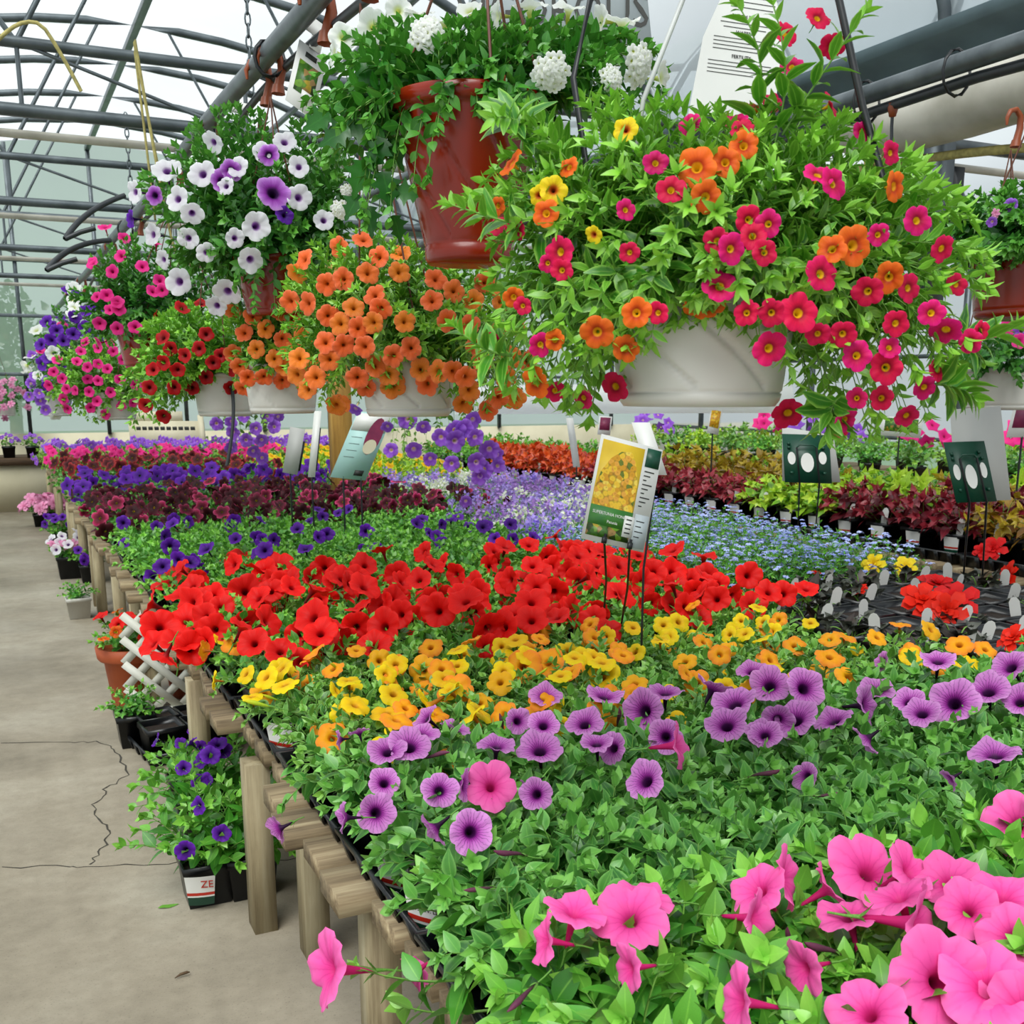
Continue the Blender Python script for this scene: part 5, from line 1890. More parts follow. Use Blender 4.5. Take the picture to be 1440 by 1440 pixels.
# --- the big mixed basket in front
fr = [('orng', x, y, r) for x, y, r in ((980, 235, 27), (1020, 228, 20), (1046, 205, 20), (992, 277, 21), (1258, 262, 21), (840, 467, 22), (880, 490, 18), (895, 440, 20), (780, 478, 14), (1200, 345, 26), (1170, 350, 20), (722, 418, 14), (768, 300, 18), (800, 235, 14), (1250, 390, 20), (700, 290, 12))]
fr += [('mag', x, y, r) for x, y, r in ((922, 229, 17), (1172, 258, 22), (1290, 310, 20), (1012, 402, 23), (1123, 440, 26), (1085, 440, 18), (985, 492, 22), (1082, 490, 23), (1050, 440, 17), (1246, 517, 22), (1205, 500, 20), (1108, 582, 22), (1180, 600, 15), (1275, 585, 16), (1220, 410, 20), (1278, 405, 19), (1155, 385, 24), (1080, 315, 18), (1075, 355, 17), (1028, 350, 20),
                                          (970, 175, 15), (1150, 25, 17), (1105, 48, 17), (1113, 93, 15), (1170, 65, 17), (1085, 145, 13), (1212, 185, 13), (1325, 350, 18), (1330, 465, 22), (1365, 480, 16), (1310, 440, 18), (1380, 465, 14), (700, 318, 14), (790, 380, 15), (770, 370, 12), (880, 295, 14), (885, 355, 14), (760, 485, 16), (820, 560, 15), (780, 550, 15), (735, 430, 12), (690, 480, 13), (1320, 520, 16), (1150, 470, 16), (925, 440, 15), (1345, 400, 15), (1235, 330, 15), (1205, 560, 14), (1300, 545, 16), (1185, 470, 18), (1260, 455, 18), (1240, 560, 16))]
fr += [('yr', 778, 267, 19), ('yr', 880, 182, 17), ('yr', 757, 275, 13), ('yr', 835, 330, 12)]
poly = [(690, 320), (655, 280), (715, 225), (735, 160), (830, 140), (920, 150), (1000, 165), (1080, 150), (1150, 150), (1215, 185), (1290, 230), (1350, 280), (1385, 350), (1390, 430), (1410, 480), (1370, 520), (1300, 585), (1230, 612), (1170, 605), (1115, 590), (1085, 500), (1040, 470), (980, 462), (900, 468), (850, 490), (830, 585), (770, 560), (700, 545), (655, 455), (700, 390)]
frontb, fbase, froot = basket('big mixed calibrachoa basket, magenta, orange and yellow, in a white swirled pot', (982, 571), 1.5, 0.138, 0.113, 0.17, 'wpot', poly, 0.24, SCAL, 640, fr, [('mag', 14, 0.018), ('orng', 5, 0.02)], hang=None, nleafobj=290, center=(1010, 350), seed=3, nleaf=8,
      extra=[((1090, 200, 0.1), (1085, 0, 0.12), (1120, 100, 0.12)), ((1100, 190, 0.1), (1215, 20, 0.14), (1150, 110, 0.12)), ((1060, 190, 0.1), (1040, 10, 0.1), (1090, 90, 0.1)), ((780, 330, 0.1), (635, 288, 0.15), (700, 310, 0.15)), ((730, 190, 0.05), (700, 165, 0.1), (730, 160, 0.08)), ((1330, 480, 0.05), (1425, 460, 0.08), (1370, 490, 0.08)),
             ((720, 500, 0.1), (640, 460, 0.12), (680, 500, 0.12)), ((1180, 560, 0.1), (1165, 612, 0.1), (1165, 570, 0.1)), ((1310, 540, 0.1), (1370, 560, 0.1), (1345, 540, 0.1))])
apex = atd(1094, -344, 1.5)
for pts, mt, r in (([(1094, -344), (1180, 0), (1213, 150), (1250, 280)], 'bwire', 0.0055), ([(1094, -344), (960, 0), (905, 140)], 'wwire', 0.0035), ([(1094, -344), (830, 0), (806, 110)], 'bwire', 0.0045)):
    q = [atd(x, y, 1.46) - fbase for x, y in pts]
    q.append(unit(q[-1] * [1, 1, 0]) * 0.138 + np.array([0, 0, 0.165]))
    put('hanger_strap', Acc().tube(q, r, 6).mesh('hanger_strap', M[mt]), frontb)
ap = apex - fbase
put('hanger_strap', Acc().tube([ap, ap + np.array([PXM - apex[0], 0, PZM - apex[2] - 0.02])], 0.004, 6).mesh('hanger_strap', M['bwire']), frontb)

# --- terracotta pot of white petunias
wf = [('white', x, y, r, f) for x, y, r, f in ((482, 52, 18, 'c'), (525, 38, 22, 'c'), (590, 20, 20, 'u'), (625, 30, 22, 'u'), (745, 10, 26, 'u'), (875, 32, 24, 'u'), (700, 22, 20, 'l'), (845, 30, 20, 'l'), (660, 15, 18, 'm'), (800, 12, 22, 'u'), (470, 75, 18, 'l'), (560, 15, 18, 'c'), (930, 110, 20, 'r'))]
wf += [('wclu', 775, 102, 26), ('wclu', 898, 92, 28), ('wclu', 600, 48, 24), ('wclu', 860, 110, 18), ('wclu', 480, 295, 14), ('wclu', 490, 270, 12)]
poly = [(425, 150), (450, 95), (480, 55), (560, 30), (660, 28), (760, 22), (860, 35), (930, 70), (950, 130), (900, 190), (800, 190), (690, 178), (610, 178), (575, 200), (575, 290), (540, 335), (505, 325), (485, 260), (440, 200)]
redb, rbase, rroot = basket('white petunia basket in a glossy terracotta-red pot with swirled sides', (660, 372), 2.0, 0.140, 0.083, 0.285, 'tpot', poly, 0.22, SWHI, 300, wf, [], hang=None, nleafobj=0, center=(690, 120), seed=5, nleaf=8, inner=0.3)
for px, dx in ((668, 0), (440, 0), (525, 0)):
    pass
for tx, ty in ((660, -260),):
    ap = np.array([PXM, rbase[1], PZM - 0.1]) - rbase
    put('hook', HOOK, redb, loc=ap + [0, 0, 0.07], rot=(0, 0, PI / 2))
    for q in (0.4, 2.5, 4.6, 5.6):
        e = np.array([math.cos(q) * 0.14, math.sin(q) * 0.14, 0.28])
        put('hanger_wire', Acc().tube([ap, e], 0.003, 5).mesh('hanger_wire', M['wire']), redb)
    put('rim_clip', Acc().box((-0.008, -0.148, 0.255), (0.006, -0.138, 0.292)).mesh('rim_clip', M['hook'], False), redb)
# lobed trailing leaves on its side
lm = leaf_mesh_for(SLOB)
for px, py, sp, ax in ((515, 110, 0.085, (-0.1, 1)), (555, 100, 0.08, (0.2, 1)), (500, 180, 0.09, (-1, 0.1)), (570, 150, 0.08, (0.8, 0.3)), (530, 215, 0.085, (-0.5, -0.8)), (505, 250, 0.09, (-0.2, -1)), (545, 265, 0.09, (0.3, -1)), (560, 320, 0.07, (0.4, -1)), (575, 270, 0.075, (1, -0.1)),
                       (470, 190, 0.085, (-1, -0.5)), (520, 310, 0.075, (0.0, -1)), (480, 150, 0.08, (-1, 0.3)), (600, 130, 0.08, (0.3, 1)), (640, 160, 0.07, (0.5, -0.6)), (445, 170, 0.08, (-1, -0.6)), (555, 215, 0.08, (0.6, -0.8)), (495, 290, 0.07, (-0.6, -1)), (620, 95, 0.07, (-0.4, 1))):
    sp *= 0.72
    p = atd(px, py, 1.93 + R.uniform(-0.03, 0.08))
    axv = RT * ax[0] + np.array([0, 0, 1]) * ax[1] - FW * 0.25
    nv = TOCAM(p) + np.array([0, 0, 0.5]) + NR.normal(0, 0.2, 3)
    mx = leaf_mats(axv[None], nv[None])[0]
    put('leaf', R.choice(lm), redb, loc=p - rbase - unit(axv) * sp * 0.5, quat=Matrix(mx.tolist()).to_quaternion(), scale=sp)

# --- apricot calibrachoas
def scatter(poly, n, seed, mind):
    rg = np.random.default_rng(seed)
    P = np.array(poly, float)
    lo, hi = P.min(0), P.max(0)
    out = []
    tries = 0
    while len(out) < n and tries < 6000:
        tries += 1
        q = rg.uniform(lo, hi)
        ins = False
        j = len(P) - 1
        for i in range(len(P)):
            if (P[i][1] > q[1]) != (P[j][1] > q[1]) and q[0] < (P[j][0] - P[i][0]) * (q[1] - P[i][1]) / (P[j][1] - P[i][1]) + P[i][0]:
                ins = not ins
            j = i
        if ins and all((q[0] - a) ** 2 + (q[1] - b) ** 2 > mind ** 2 for a, b in out):
            out.append(tuple(q))
    return out


poly = [(400, 420), (425, 350), (500, 328), (560, 338), (630, 352), (700, 385), (735, 450), (745, 520), (730, 575), (660, 580), (640, 556), (575, 556), (520, 560), (500, 545), (470, 575), (420, 555), (395, 490)]
fl = [('peach', x, y, 15) for x, y in scatter(poly, 60, 4, 20)] + [('peach', 515, 545, 14), ('peach', 553, 543, 17), ('peach', 600, 540, 16), ('peach', 655, 530, 15), ('peach', 480, 568, 14)]
basket('apricot-orange calibrachoa basket in white pot, below the terracotta-red pot', (575, 585), 2.72, 0.128, 0.108, 0.17, 'wpot', poly, 0.26, SORG, 380, fl, [], seed=8, center=(565, 450), nleafobj=120)
poly = [(325, 440), (345, 395), (395, 372), (450, 385), (480, 450), (475, 540), (430, 552), (385, 548), (345, 555), (325, 520)]
fl = [('peach', x, y, 12) for x, y in scatter(poly, 34, 14, 16)]
basket('apricot-orange calibrachoa basket in white pot, between the deep red basket and another apricot one', (398, 581), 3.62, 0.13, 0.11, 0.16, 'wpot', poly, 0.26, SORG, 260, fl, [], seed=9, center=(400, 465))
poly = [(185, 510), (205, 455), (265, 428), (330, 438), (352, 500), (345, 552), (300, 545), (260, 560), (225, 590), (190, 600), (160, 560)]
fl = [('dred', x, y, 10) for x, y in ((290, 470, ), (310, 500), (240, 490), (260, 500), (230, 510), (300, 510), (330, 520), (290, 530), (250, 520), (205, 570), (230, 585), (245, 545), (210, 545), (270, 545), (325, 545), (215, 520), (350, 470), (280, 490))]
basket('deep red petunia basket with bright green leaves in a white pot', (318, 585), 4.35, 0.13, 0.11, 0.17, 'wpot', poly, 0.28, SLIG, 220, fl, [('dred', 4, 0.03)], seed=10, center=(260, 500))
# --- upper row: white and violet petunias
poly = [(195, 260), (230, 220), (285, 165), (330, 152), (420, 172), (490, 200), (505, 290), (480, 350), (455, 430), (410, 455), (350, 450), (315, 415), (270, 375), (205, 320)]
fl = [('wpurp', x, y, r) for x, y, r in ((235, 240, 19), (285, 245, 18), (318, 262, 12), (360, 318, 19), (420, 278, 17), (352, 365, 17), (252, 396, 18), (320, 410, 18), (215, 330, 15), (270, 300, 15), (250, 280, 16), (400, 200, 16), (420, 235, 14), (300, 200, 15), (190, 270, 14), (265, 335, 14), (330, 335, 13), (335, 235, 14), (370, 215, 14), (290, 355, 13), (305, 430, 14), (455, 310, 14), (230, 365, 12))]
fl += [('plum', 384, 272, 23), ('plum', 312, 255, 16), ('plum', 325, 240, 14), ('plum', 378, 218, 14), ('plum', 218, 275, 12), ('violet', 400, 303, 12), ('violet', 185, 308, 12)]
basket('white petunia basket with violet eyes among plum blooms, hung from the grey pipe', (392, 445), 3.4, 0.135, 0.10, 0.18, 'tpot', poly, 0.30, SMID, 320, fl, [], seed=11, center=(345, 300), nleafobj=60)
poly = [(98, 410), (135, 355), (195, 330), (260, 368), (330, 400), (315, 460), (240, 500), (170, 492), (120, 475)]
fl = [('hot', x, y, 9) for x, y in ((158, 382), (165, 425), (150, 415), (215, 410), (225, 395), (140, 455), (165, 462), (190, 460), (228, 455), (228, 408), (175, 335), (130, 370), (148, 320), (170, 360), (200, 375))]
basket('pink and green petunia basket in terracotta pot, behind the white and violet basket', (205, 515), 5.1, 0.13, 0.10, 0.19, 'tpot', poly, 0.32, SMID, 200, fl, [('hot', 8, 0.03)], seed=12, center=(210, 420))
poly = [(60, 545), (80, 492), (130, 470), (190, 478), (222, 530), (195, 572), (140, 592), (80, 582)]
basket('magenta petunia basket in pale pot, low behind the deep red one', (165, 590), 6.4, 0.13, 0.11, 0.16, 'wpot', poly, 0.32, SLIG, 160, [('hot', x, y, 7) for x, y in scatter(poly, 34, 3, 12)], [], seed=13)
poly = [(40, 515), (55, 460), (100, 400), (150, 420), (165, 480), (120, 520), (75, 560)]
basket('deep violet petunia basket hung high behind the pink and green one', (118, 545), 7.6, 0.14, 0.11, 0.2, 'tpot', poly, 0.4, SMID, 90, [('violet', x, y, 9) for x, y in scatter(poly, 22, 5, 12)], [('white', 10, 0.05)], seed=14)
poly = [(35, 560), (45, 500), (80, 470), (105, 510), (100, 570), (70, 590)]
basket('lilac and white petunia basket far along the grey pipe', (80, 585), 10.0, 0.15, 0.12, 0.2, 'wpot', poly, 0.4, SMID, 60, [('lav', x, y, 7) for x, y in scatter(poly, 18, 6, 10)], [('white', 8, 0.06)], seed=15)
poly = [(45, 540), (60, 470), (85, 430), (105, 470), (95, 530)]
basket('mixed pink and violet basket hung high far along the grey pipe', (80, 550), 11.5, 0.15, 0.12, 0.2, 'tpot', poly, 0.4, SMID, 50, [('violet', x, y, 6) for x, y in scatter(poly, 10, 7, 10)], [('hot', 10, 0.06)], seed=16)
poly = [(-25, 560), (-15, 535), (10, 528), (40, 545), (42, 575), (10, 590), (-20, 580)]
basket('dull rose basket hanging over the bench at the aisle end', (8, 585), 14.0, 0.15, 0.12, 0.2, 'wpot', poly, 0.4, SMID, 40, [('soft', x, y, 5) for x, y in scatter(poly, 22, 8, 7)], [], pipeX=0.05, seed=17)
# --- lavender trailers behind
poly = [(540, 610), (570, 570), (640, 560), (700, 580), (712, 650), (685, 720), (630, 730), (560, 690)]
fl = [('lav', x, y, r) for x, y, r in ((573, 590, 13), (640, 605, 14), (652, 602, 13), (668, 615, 12), (640, 620, 14), (688, 632, 14), (635, 652, 11), (582, 632, 12), (550, 633, 10), (620, 615, 12), (670, 650, 13), (700, 640, 10), (680, 660, 13), (675, 670, 12), (595, 600, 10), (655, 705, 9), (700, 655, 10), (665, 590, 12), (545, 600, 9), (500, 575, 10), (605, 645, 10))]
SSP = dict(mat='leaf_far', tmpl='pet', leaf=0.045, r=0.0015)
basket('lavender petunia trailing from a basket behind the apricot ones', (610, 578), 5.0, 0.13, 0.11, 0.17, 'wpot', poly, 0.24, SSP, 34, fl, [], pipeX=PX3, seed=18, center=(625, 630), inner=0.6)
poly = [(290, 600), (320, 580), (390, 580), (400, 620), (370, 650), (310, 640)]
basket('lavender petunia trailing below the deep red and apricot baskets', (345, 582), 5.3, 0.13, 0.11, 0.15, 'wpot', poly, 0.24, SSP, 26, [('lav', x, y, 9) for x, y in scatter(poly, 13, 9, 14)], [], seed=19, center=(345, 600), inner=0.6)
# --- right side
poly = [(1325, 330), (1345, 290), (1400, 265), (1460, 260), (1530, 300), (1550, 350), (1500, 380), (1440, 375), (1390, 378), (1345, 395)]
basket('plain green basket in terracotta-red pot beside the big mixed basket', (1448, 448), 3.3, 0.19, 0.165, 0.19, 'tpot', poly, 0.3, SMID, 260, [('lav', 1422, 288, 9), ('lav', 1395, 312, 7), ('soft', 1400, 300, 6)], [], pipeX=PX2, pipeZ=PZ2, seed=20, center=(1430, 330), swirl=False)
poly = [(1330, 520), (1345, 470), (1390, 460), (1450, 450), (1500, 500), (1480, 545), (1420, 548), (1370, 540)]
fl = [('hot', 1420, 460, 12), ('lav', 1437, 465, 12), ('hot', 1433, 480, 10), ('hot', 1400, 465, 9)]
basket('leafy pale-potted basket with magenta and lilac blooms, under the plain green one', (1400, 576), 4.3, 0.15, 0.13, 0.16, 'wpot', poly, 0.3, SMID, 70, fl, [], pipeX=PX2 + 0.7, pipeZ=PZ2, seed=21, center=(1410, 500))

# ------------------------------------------------------------------ signs and cards
class Card:
    """a flat card given by the pixels of its corners (top left, top right, bottom right, bottom left) and their distances"""

    def __init__(s, name, label, cat, corners, depths, group=None):
        if np.isscalar(depths):
            depths = [depths] * 4
        tl, tr, br, bl = (atd(x, y, d) for (x, y), d in zip(corners, depths))
        s.bl, s.ex, s.ey = bl, br - bl, tl - bl
        s.w, s.h = np.linalg.norm(s.ex), np.linalg.norm(s.ey)
        s.n = unit(np.cross(s.ex, s.ey))
        s.o = thing(name, label, cat, bl, group)

    def pt(s, u, v, k=0.0):
        return s.ex * u + s.ey * v + s.n * k

    def rect(s, name, mat, u0, v0, u1, v1, k=0.0, th=0.0015, parent=None):
        a = Acc()
        V = [s.pt(u, v, kk) for kk in (k - th, k) for u, v in ((u0, v0), (u1, v0), (u1, v1), (u0, v1))]
        a.add(V, [(3, 2, 1, 0), (4, 5, 6, 7), (0, 1, 5, 4), (1, 2, 6, 5), (2, 3, 7, 6), (3, 0, 4, 7)])
        return put(name, a.mesh(name, M[mat], False), parent or s.o)

    def shape(s, name, mat, pts, k=0.0, parent=None):
        a = Acc()
        a.poly([s.pt(u, v, k) for u, v in pts])
        return put(name, a.mesh(name, M[mat], False), parent or s.o)

    def text(s, t, mat, u, v, size, k=0.001, sx=1.0, align='CENTER'):
        x = unit(s.ex)
        y = np.cross(s.n, x)
        m = Matrix((( *(x * 1),), ( *(y * 1),), ( *(s.n),))).transposed().to_4x4()
        m.translation = Vector(s.pt(u, v, k))
        return text(t, s.o, mat, size, m, 0.0003, align, sx=sx)

    def stake(s, pts, mat='bwire', r=0.0035, name='stake'):
        return put(name, Acc().tube([np.asarray(p) - s.bl for p in pts], r, 6).mesh(name, M[mat]), s.o)


# the yellow petunia sign among the honey petunias
D = 2.95
c = Card('plant_sign', 'white plant sign with golden petunia picture on two wire stakes among yellow petunias', 'sign', [(846, 610), (946, 617), (905, 777), (817, 757)], [2.93, 2.99, 2.95, 2.89])
c.rect('card', 'label', 0, 0, 1, 1)
c.rect('picture', 'pic_goldbg', 0.045, 0.05, 0.72, 0.96, 0.0008, 0.0006)
c.shape('picture', 'pic_gold', [(0.07, 0.34), (0.70, 0.34), (0.70, 0.62), (0.62, 0.80), (0.52, 0.90), (0.36, 0.88), (0.22, 0.80), (0.10, 0.66), (0.05, 0.48)], 0.0012)
c.rect('picture', 'pic_green', 0.045, 0.16, 0.72, 0.34, 0.0014, 0.0006)
c.rect('picture', 'pic_mix', 0.045, 0.05, 0.72, 0.16, 0.0014, 0.0006)
c.rect('print_block', 'green', 0.76, 0.80, 0.985, 0.98, 0.0010, 0.0006)
c.rect('print_block', 'label', 0.60, 0.10, 0.76, 0.30, 0.0018, 0.0004)
c.rect('print_block', 'gcard', 0.76, 0.02, 0.985, 0.34, 0.0008, 0.0004)
c.text('SUPERTUNIA HONEY', 'printw', 0.37, 0.275, 0.0125, 0.0022, 0.9)
c.text('Petunia', 'printw', 0.42, 0.205, 0.012, 0.0022, 0.9)
c.text('PW', 'printw', 0.87, 0.86, 0.02, 0.002) if False else None
for i in range(9):
    v = 0.75 - i * 0.042
    c.rect('print_line', 'print', 0.775, v, 0.93 - 0.05 * (i % 3), v + 0.010, 0.0010, 0.0003)
for i in range(4):
    v = 0.27 - i * 0.05
    c.rect('print_line', 'print', 0.79, v, 0.92 - 0.04 * (i % 2), v + 0.009, 0.0012, 0.0003)
for i in range(4):
    v = 0.26 - i * 0.042
    c.rect('print_line', 'print', 0.63, v, 0.72, v + 0.012, 0.0022, 0.0003)
for u0, (bx, by) in ((0.35, (848, 880)), (0.76, (870, 900))):
    top = c.bl + c.pt(u0, 0.03, 0.003)
    bot = onz(bx, by, 0.68)
    bot2 = bot.copy()
    bot2[2] = BT + 0.1
    mid = (top * 0.6 + bot * 0.4) + RT * 0.008
    c.stake([c.bl + c.pt(u0, 0.09, 0.004), top, mid, bot, bot2])
    c.rect('clip', 'bwire', u0 - 0.035, 0.0, u0 + 0.035, 0.06, 0.006, 0.006)
b = Card('sign_card', 'blank white card back standing close behind the golden petunia sign', 'sign card', [(888, 594), (942, 588), (938, 668), (912, 668)], [3.12, 3.12, 3.10, 3.10])
b.rect('card', 'label', 0, 0, 1, 1)
b.stake([b.bl + b.pt(0.5, 0.05, -0.004), atd(905, 800, 3.14), np.array([*atd(905, 800, 3.14)[:2], BT + 0.1])])

# green holders seen from behind with white sheets
def holder(label, plate, pd, sheet, sd, feet):
    c = Card('sign_holder', label, 'sign holder', plate, pd)
    c.rect('plate', 'green', 0, 0, 1, 1, 0, 0.004)
    for u, v, ru, rv in ((0.5, 0.42, 0.14, 0.2), (0.17, 0.5, 0.085, 0.13), (0.83, 0.52, 0.085, 0.13)):
        c.shape('hole', 'label', [(u + ru * math.cos(t), v + rv * math.sin(t)) for t in np.linspace(0, 2 * PI, 19)[:-1]], 0.0012)
    for u, v in ((0.12, 0.8), (0.8, 0.82), (0.15, 0.2), (0.85, 0.2), (0.12, 0.72), (0.85, 0.72)):
        c.rect('peg', 'green', u - 0.03, v - 0.025, u + 0.03, v + 0.025, 0.008, 0.008)
    b = [atd(x, y, sd) - c.bl for x, y in sheet]
    a = Acc()
    tt = c.n * -0.002
    a.add(b + [p + tt for p in b], [(0, 1, 2, 3), (7, 6, 5, 4), (0, 4, 5, 1), (1, 5, 6, 2), (2, 6, 7, 3), (3, 7, 4, 0)])
    put('sheet', a.mesh('sheet', M['dullcard'], False), c.o)
    l, r_ = c.bl + c.pt(0.3, 0.0, 0.008), c.bl + c.pt(0.72, 0.0, 0.008)
    for u, p, (fx, fy) in ((0.28, l, feet[0]), (0.70, r_, feet[1])):
        f = onz(fx, fy, 0.66)
        g = np.array([f[0], f[1], BT + 0.09])
        c.stake([c.bl + c.pt(u, 0.72, 0.01), p, f, g], 'green' if False else 'bwire', 0.004)
    c.stake([c.bl + c.pt(0.28, 0.72, 0.01), c.bl + c.pt(0.34, 0.77, 0.016), c.bl + c.pt(0.62, 0.77, 0.016), c.bl + c.pt(0.70, 0.72, 0.01)], 'green', 0.004)
    return c


holder('green plastic sign holder from behind, among lobelia, partly covered by magenta blooms', [(1100, 610), (1161, 612), (1170, 680), (1104, 678)], 4.6, [(1100, 600), (1172, 612), (1182, 678), (1100, 676)], 4.64, ((1122, 745), (1147, 745)))
holder('green plastic sign holder from behind with a tall white sheet, above the red begonias', [(1327, 622), (1390, 620), (1402, 705), (1345, 707)], 3.75, [(1336, 576), (1407, 571), (1422, 703), (1345, 706)], 3.79, ((1354, 820), (1381, 820)))

c = Card('plant_sign', 'pale aqua plant card on two stakes in front of the wooden post', 'sign', [(503, 578), (538, 580), (514, 676), (464, 671)], [5.6, 5.66, 5.66, 5.6])
c.rect('card', 'aqua', 0, 0, 1, 1)
c.rect('print_block', 'label', 0.02, 0.72, 0.98, 0.98, 0.001, 0.0006)
c.shape('picture', 'maroon', [(0.72 + 0.22 * math.cos(t), 0.66 + 0.28 * math.sin(t)) for t in np.linspace(0, 2 * PI, 17)[:-1]], 0.0018)
c.shape('picture', 'cream', [(0.72 + 0.18 * math.cos(t), 0.50 + 0.11 * math.sin(t)) for t in np.linspace(0, 2 * PI, 17)[:-1]], 0.0024)
for i in range(4):
    c.rect('print_line', 'print', 0.12, 0.62 - i * 0.1, 0.42, 0.625 - i * 0.1, 0.0016, 0.0004)
c.rect('print_block', 'print', 0.60, 0.06, 0.85, 0.14, 0.0016, 0.0004)
for u, f in ((0.35, (487, 750)), (0.85, (500, 750))):
    p = c.bl + c.pt(u, 0.03, -0.004)
    c.stake([p, np.array([p[0], p[1], BT + 0.12])], 'bwire', 0.005)
for lab, cs, dp, mt in (('narrow grey card seen edge-on beside the pale aqua card', [(408, 600), (426, 598), (418, 668), (397, 664)], 5.7, 'dullcard'),
                        ('narrow white card seen edge-on beside the pale aqua card', [(442, 578), (458, 576), (443, 671), (433, 671)], 5.6, 'label')):
    c = Card('plant_sign', lab, 'sign', cs, dp)
    c.rect('card', mt, 0, 0, 1, 1)
    c.rect('back_plate', 'bwire', 0.75, 0.1, 1.1, 0.75, -0.01, 0.006)
    p = c.bl + c.pt(0.5, 0.03, -0.004)
    c.stake([p, np.array([p[0], p[1], BT + 0.12])], 'bwire', 0.005)
# slim white sign over the coleus, with dark bracket
c = Card('plant_sign', 'tall narrow white sign standing in the red-orange coleus', 'sign', [(796, 588), (812, 588), (816, 657), (806, 657)], 7.9)
c.rect('card', 'label', 0, 0, 1, 1)
p = c.bl + c.pt(0.5, 0.02, -0.004)
c.stake([p, np.array([p[0], p[1], B2T + 0.02])], 'bwire', 0.006)
for lab, cs, dp, m1, m2 in (('small yellow picture sign standing behind the amber coleus', [(1000, 573), (1022, 576), (1010, 612), (994, 608)], 7.6, 'label', 'pic_gold'),
                            ('plum coloured picture sign standing behind the burgundy coleus', [(1428, 562), (1470, 565), (1460, 615), (1415, 615)], 5.6, 'label', 'maroon'),
                            ('small crimson picture sign standing in the green plants', [(843, 585), (861, 586), (858, 612), (840, 611)], 9.0, 'label', 'maroon'),
                            ('small green picture sign below the magenta blooms', [(1240, 585), (1300, 588), (1294, 616), (1236, 612)], 7.5, 'label', 'pic_mix')):
    c = Card('plant_sign', lab, 'sign', cs, dp)
    c.rect('card', m1, 0, 0, 1, 1)
    c.rect('picture', m2, 0.1, 0.25, 0.9, 0.94, 0.001, 0.0008)
    p = c.bl + c.pt(0.5, 0.02, -0.004)
    c.stake([p, np.array([p[0], p[1], B2T + 0.02])], 'bwire', 0.006)

# big grey VIGOROUS panel and white care sheet above the baskets
c = Card('banner_sign', 'pale grey banner lettered VIGOROUS behind the white petunia basket', 'sign', [(640, -190), (922, -190), (920, 92), (668, 92)], 3.1)
c.rect('panel', 'gcard', 0, 0, 1, 1, 0, 0.006)
c.text('VIGOROUS', 'print', 0.46, 0.265, 0.145, 0.002, 0.78)
for u in (0.1, 0.9):
    p = c.bl + c.pt(u, 1.0, -0.003)
    c.stake([p, np.array([p[0], p[1], arcz(p[0]) - 0.02])], 'bwire', 0.003, 'suspension_wire')
c = Card('care_sheet', 'white teardrop care sheet with printed lines above the big mixed basket', 'sign', [(990, -60), (1090, -60), (1088, 175), (968, 160)], [1.86, 1.9, 1.9, 1.86])
c.shape('sheet', 'label', [(0.0, 0.0), (1.0, 0.0), (1.0, 0.55), (0.9, 0.78), (0.72, 1.0), (0.42, 1.0), (0.25, 0.78), (0.08, 0.5)], 0.0)
for v, s_ in ((0.66, 'BLOOM TIME'), (0.555, 'WATER'), (0.40, 'FERTILITY')):
    c.text(s_, 'print', 0.54, v, 0.0085, 0.001)
for i, (v, u0, u1) in enumerate(((0.79, 0.42, 0.85), (0.755, 0.40, 0.88), (0.72, 0.36, 0.86), (0.615, 0.26, 0.92), (0.585, 0.3, 0.8), (0.515, 0.2, 0.92), (0.49, 0.2, 0.95), (0.465, 0.2, 0.9), (0.44, 0.2, 0.8), (0.36, 0.16, 0.9), (0.335, 0.16, 0.94), (0.31, 0.16, 0.88), (0.285, 0.16, 0.7))):
    c.rect('print_line', 'print', u0, v, u1, v + 0.0035, 0.0008, 0.0003)
p = c.bl + c.pt(0.57, 1.0, 0.0)
c.stake([p, np.array([p[0], p[1], arcz(p[0]) - 0.02])], 'wwire', 0.002, 'suspension_wire')
# hang tags on the hooks of the grey pipe
c = Card('hang_tag', 'white hang tag with a garden photograph on the grey pipe hook', 'tag', [(421, 55), (452, 66), (440, 168), (401, 140)], [2.98, 3.0, 3.0, 2.98])
c.rect('card', 'label', 0, 0, 1, 1)
c.rect('picture', 'pic_mix', 0.16, 0.24, 0.86, 0.74, 0.001, 0.0006)
c.rect('print_block', 'label', 0.45, 0.20, 0.8, 0.32, 0.0016, 0.0005)
c.rect('neck', 'label', 0.35, 0.98, 0.75, 1.25, 0.0, 0.0015)
c.rect('top_strip', 'dullcard', 0.1, 1.2, 1.25, 1.45, 0.0015, 0.0015)
c.rect('print_line', 'print', 0.3, 0.82, 0.7, 0.90, 0.001, 0.0004)
put('hook', HOOK, c.o, loc=np.array([PXM, 2.99, PZM - 0.01]) - c.bl, rot=(0, 0, PI / 2))
c = Card('hang_tag', 'small white tag strip tied to the brown hook over the white-violet basket', 'tag', [(318, 140), (350, 146), (349, 162), (318, 156)], 3.95)
c.rect('card', 'label', 0, 0, 1, 1)
put('tie', Acc().tube([c.pt(0.5, 1, 0), np.array([PXM, 4.0, PZM]) - c.bl], 0.004, 5).mesh('tie', M['hook']), c.o)

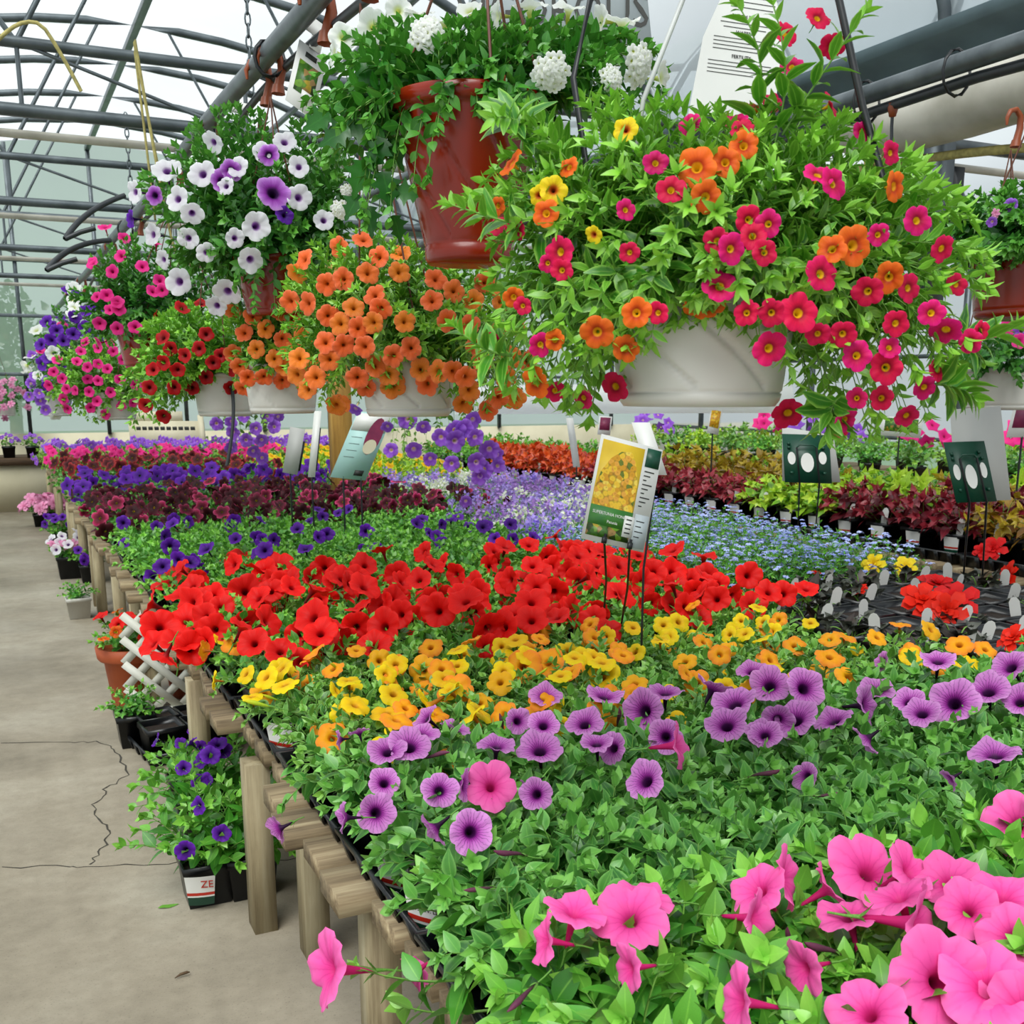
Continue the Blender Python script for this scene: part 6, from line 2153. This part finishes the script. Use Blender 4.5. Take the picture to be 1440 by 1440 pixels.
# ------------------------------------------------------------------ remaining background things
o = put('support_post', Acc().box((POSTXY[0] - 0.07, POSTXY[1] - 0.07, 0.0), (POSTXY[0] + 0.07, POSTXY[1] + 0.07, 2.46)).mesh('support_post', M['post'], False))
tag(o, 'square treated wooden post rising through the bench behind the pale aqua card', 'post')
c = Card('notice_board', 'cream two-tier notice board with lettering beyond the hot pink rows', 'sign', [(180, 592), (286, 600), (290, 632), (184, 632)], 13.4)
c.rect('board', 'cream', 0, 0, 1, 1, 0, 0.03)
c.rect('board', 'cream', 0.02, 1.02, 0.72, 1.35, -0.02, 0.02)
c.rect('frame_post', 'cream', 0.93, -0.1, 1.0, 1.2, 0.015, 0.03)
for i in range(10):
    c.rect('print_line', 'print', 0.1 + i * 0.08, 0.68, 0.16 + i * 0.08, 0.80, 0.002, 0.001)
for u in (0.05, 0.95):
    p = c.bl + c.pt(u, 0.02, -0.02)
    c.stake([p, np.array([p[0], p[1], BT if p[1] < 14.5 else 0.0])], 'cream', 0.02, 'leg')

# ------------------------------------------------------------------ outside, seen hazily through the end film
gr = struct('ground', Acc().box((-20, YEND + 0.3, -0.2), (25, 45, -0.05)).mesh('ground', M['leaf_pansy'], False))
M['leaf_haze'] = m_leaf('hazed_tree_leaf', '#1c2a20', '#2c3c30', '#40503c')  # tree leaves dulled to grey-green, haze painted into their colour
for i, (x, y, hh, lab) in enumerate(((0.35, 21.5, 3.3, 'dark hazy tree outside behind the end film'),)):
    rg = np.random.default_rng(90 + i)
    o = thing('tree', lab, 'tree', (x, y, -0.05))
    put('trunk', Acc().tube([(0, 0, 0), (0.05, 0, hh * 0.4), (0, 0.05, hh * 0.8)], [0.13, 0.1, 0.04], 8).mesh('trunk', M['darkwood']), o)
    n = 900
    d = rg.normal(0, 1, (n, 3))
    d /= np.linalg.norm(d, axis=1)[:, None]
    P = d * rg.uniform(0.4, 1.0, (n, 1)) * [0.9, 0.9, hh * 0.36] + [0, 0, hh * 0.68]
    a = Acc()
    add_leaves(a, 'round', P, leaf_mats(rg.normal(0, 1, (n, 3)), rg.normal(0, 1, (n, 3)) + [0, 0, 1]), rg.uniform(0.1, 0.2, n), rg.uniform(0, 0.4, n))
    put('crown', a.mesh('crown', M['leaf_haze']), o)['kind'] = 'stuff'

A, Cc, B = atd(322, 530, 4.235), atd(336, 570, 4.2), atd(319, 655, 4.2)
tag(put('hanging_hose', Acc().tube(bcurve(A, B, Cc, 14), 0.007, 6).mesh('hanging_hose', M['dark_pipe'])), 'thin black drip hose dangling below the deep red basket', 'hose')
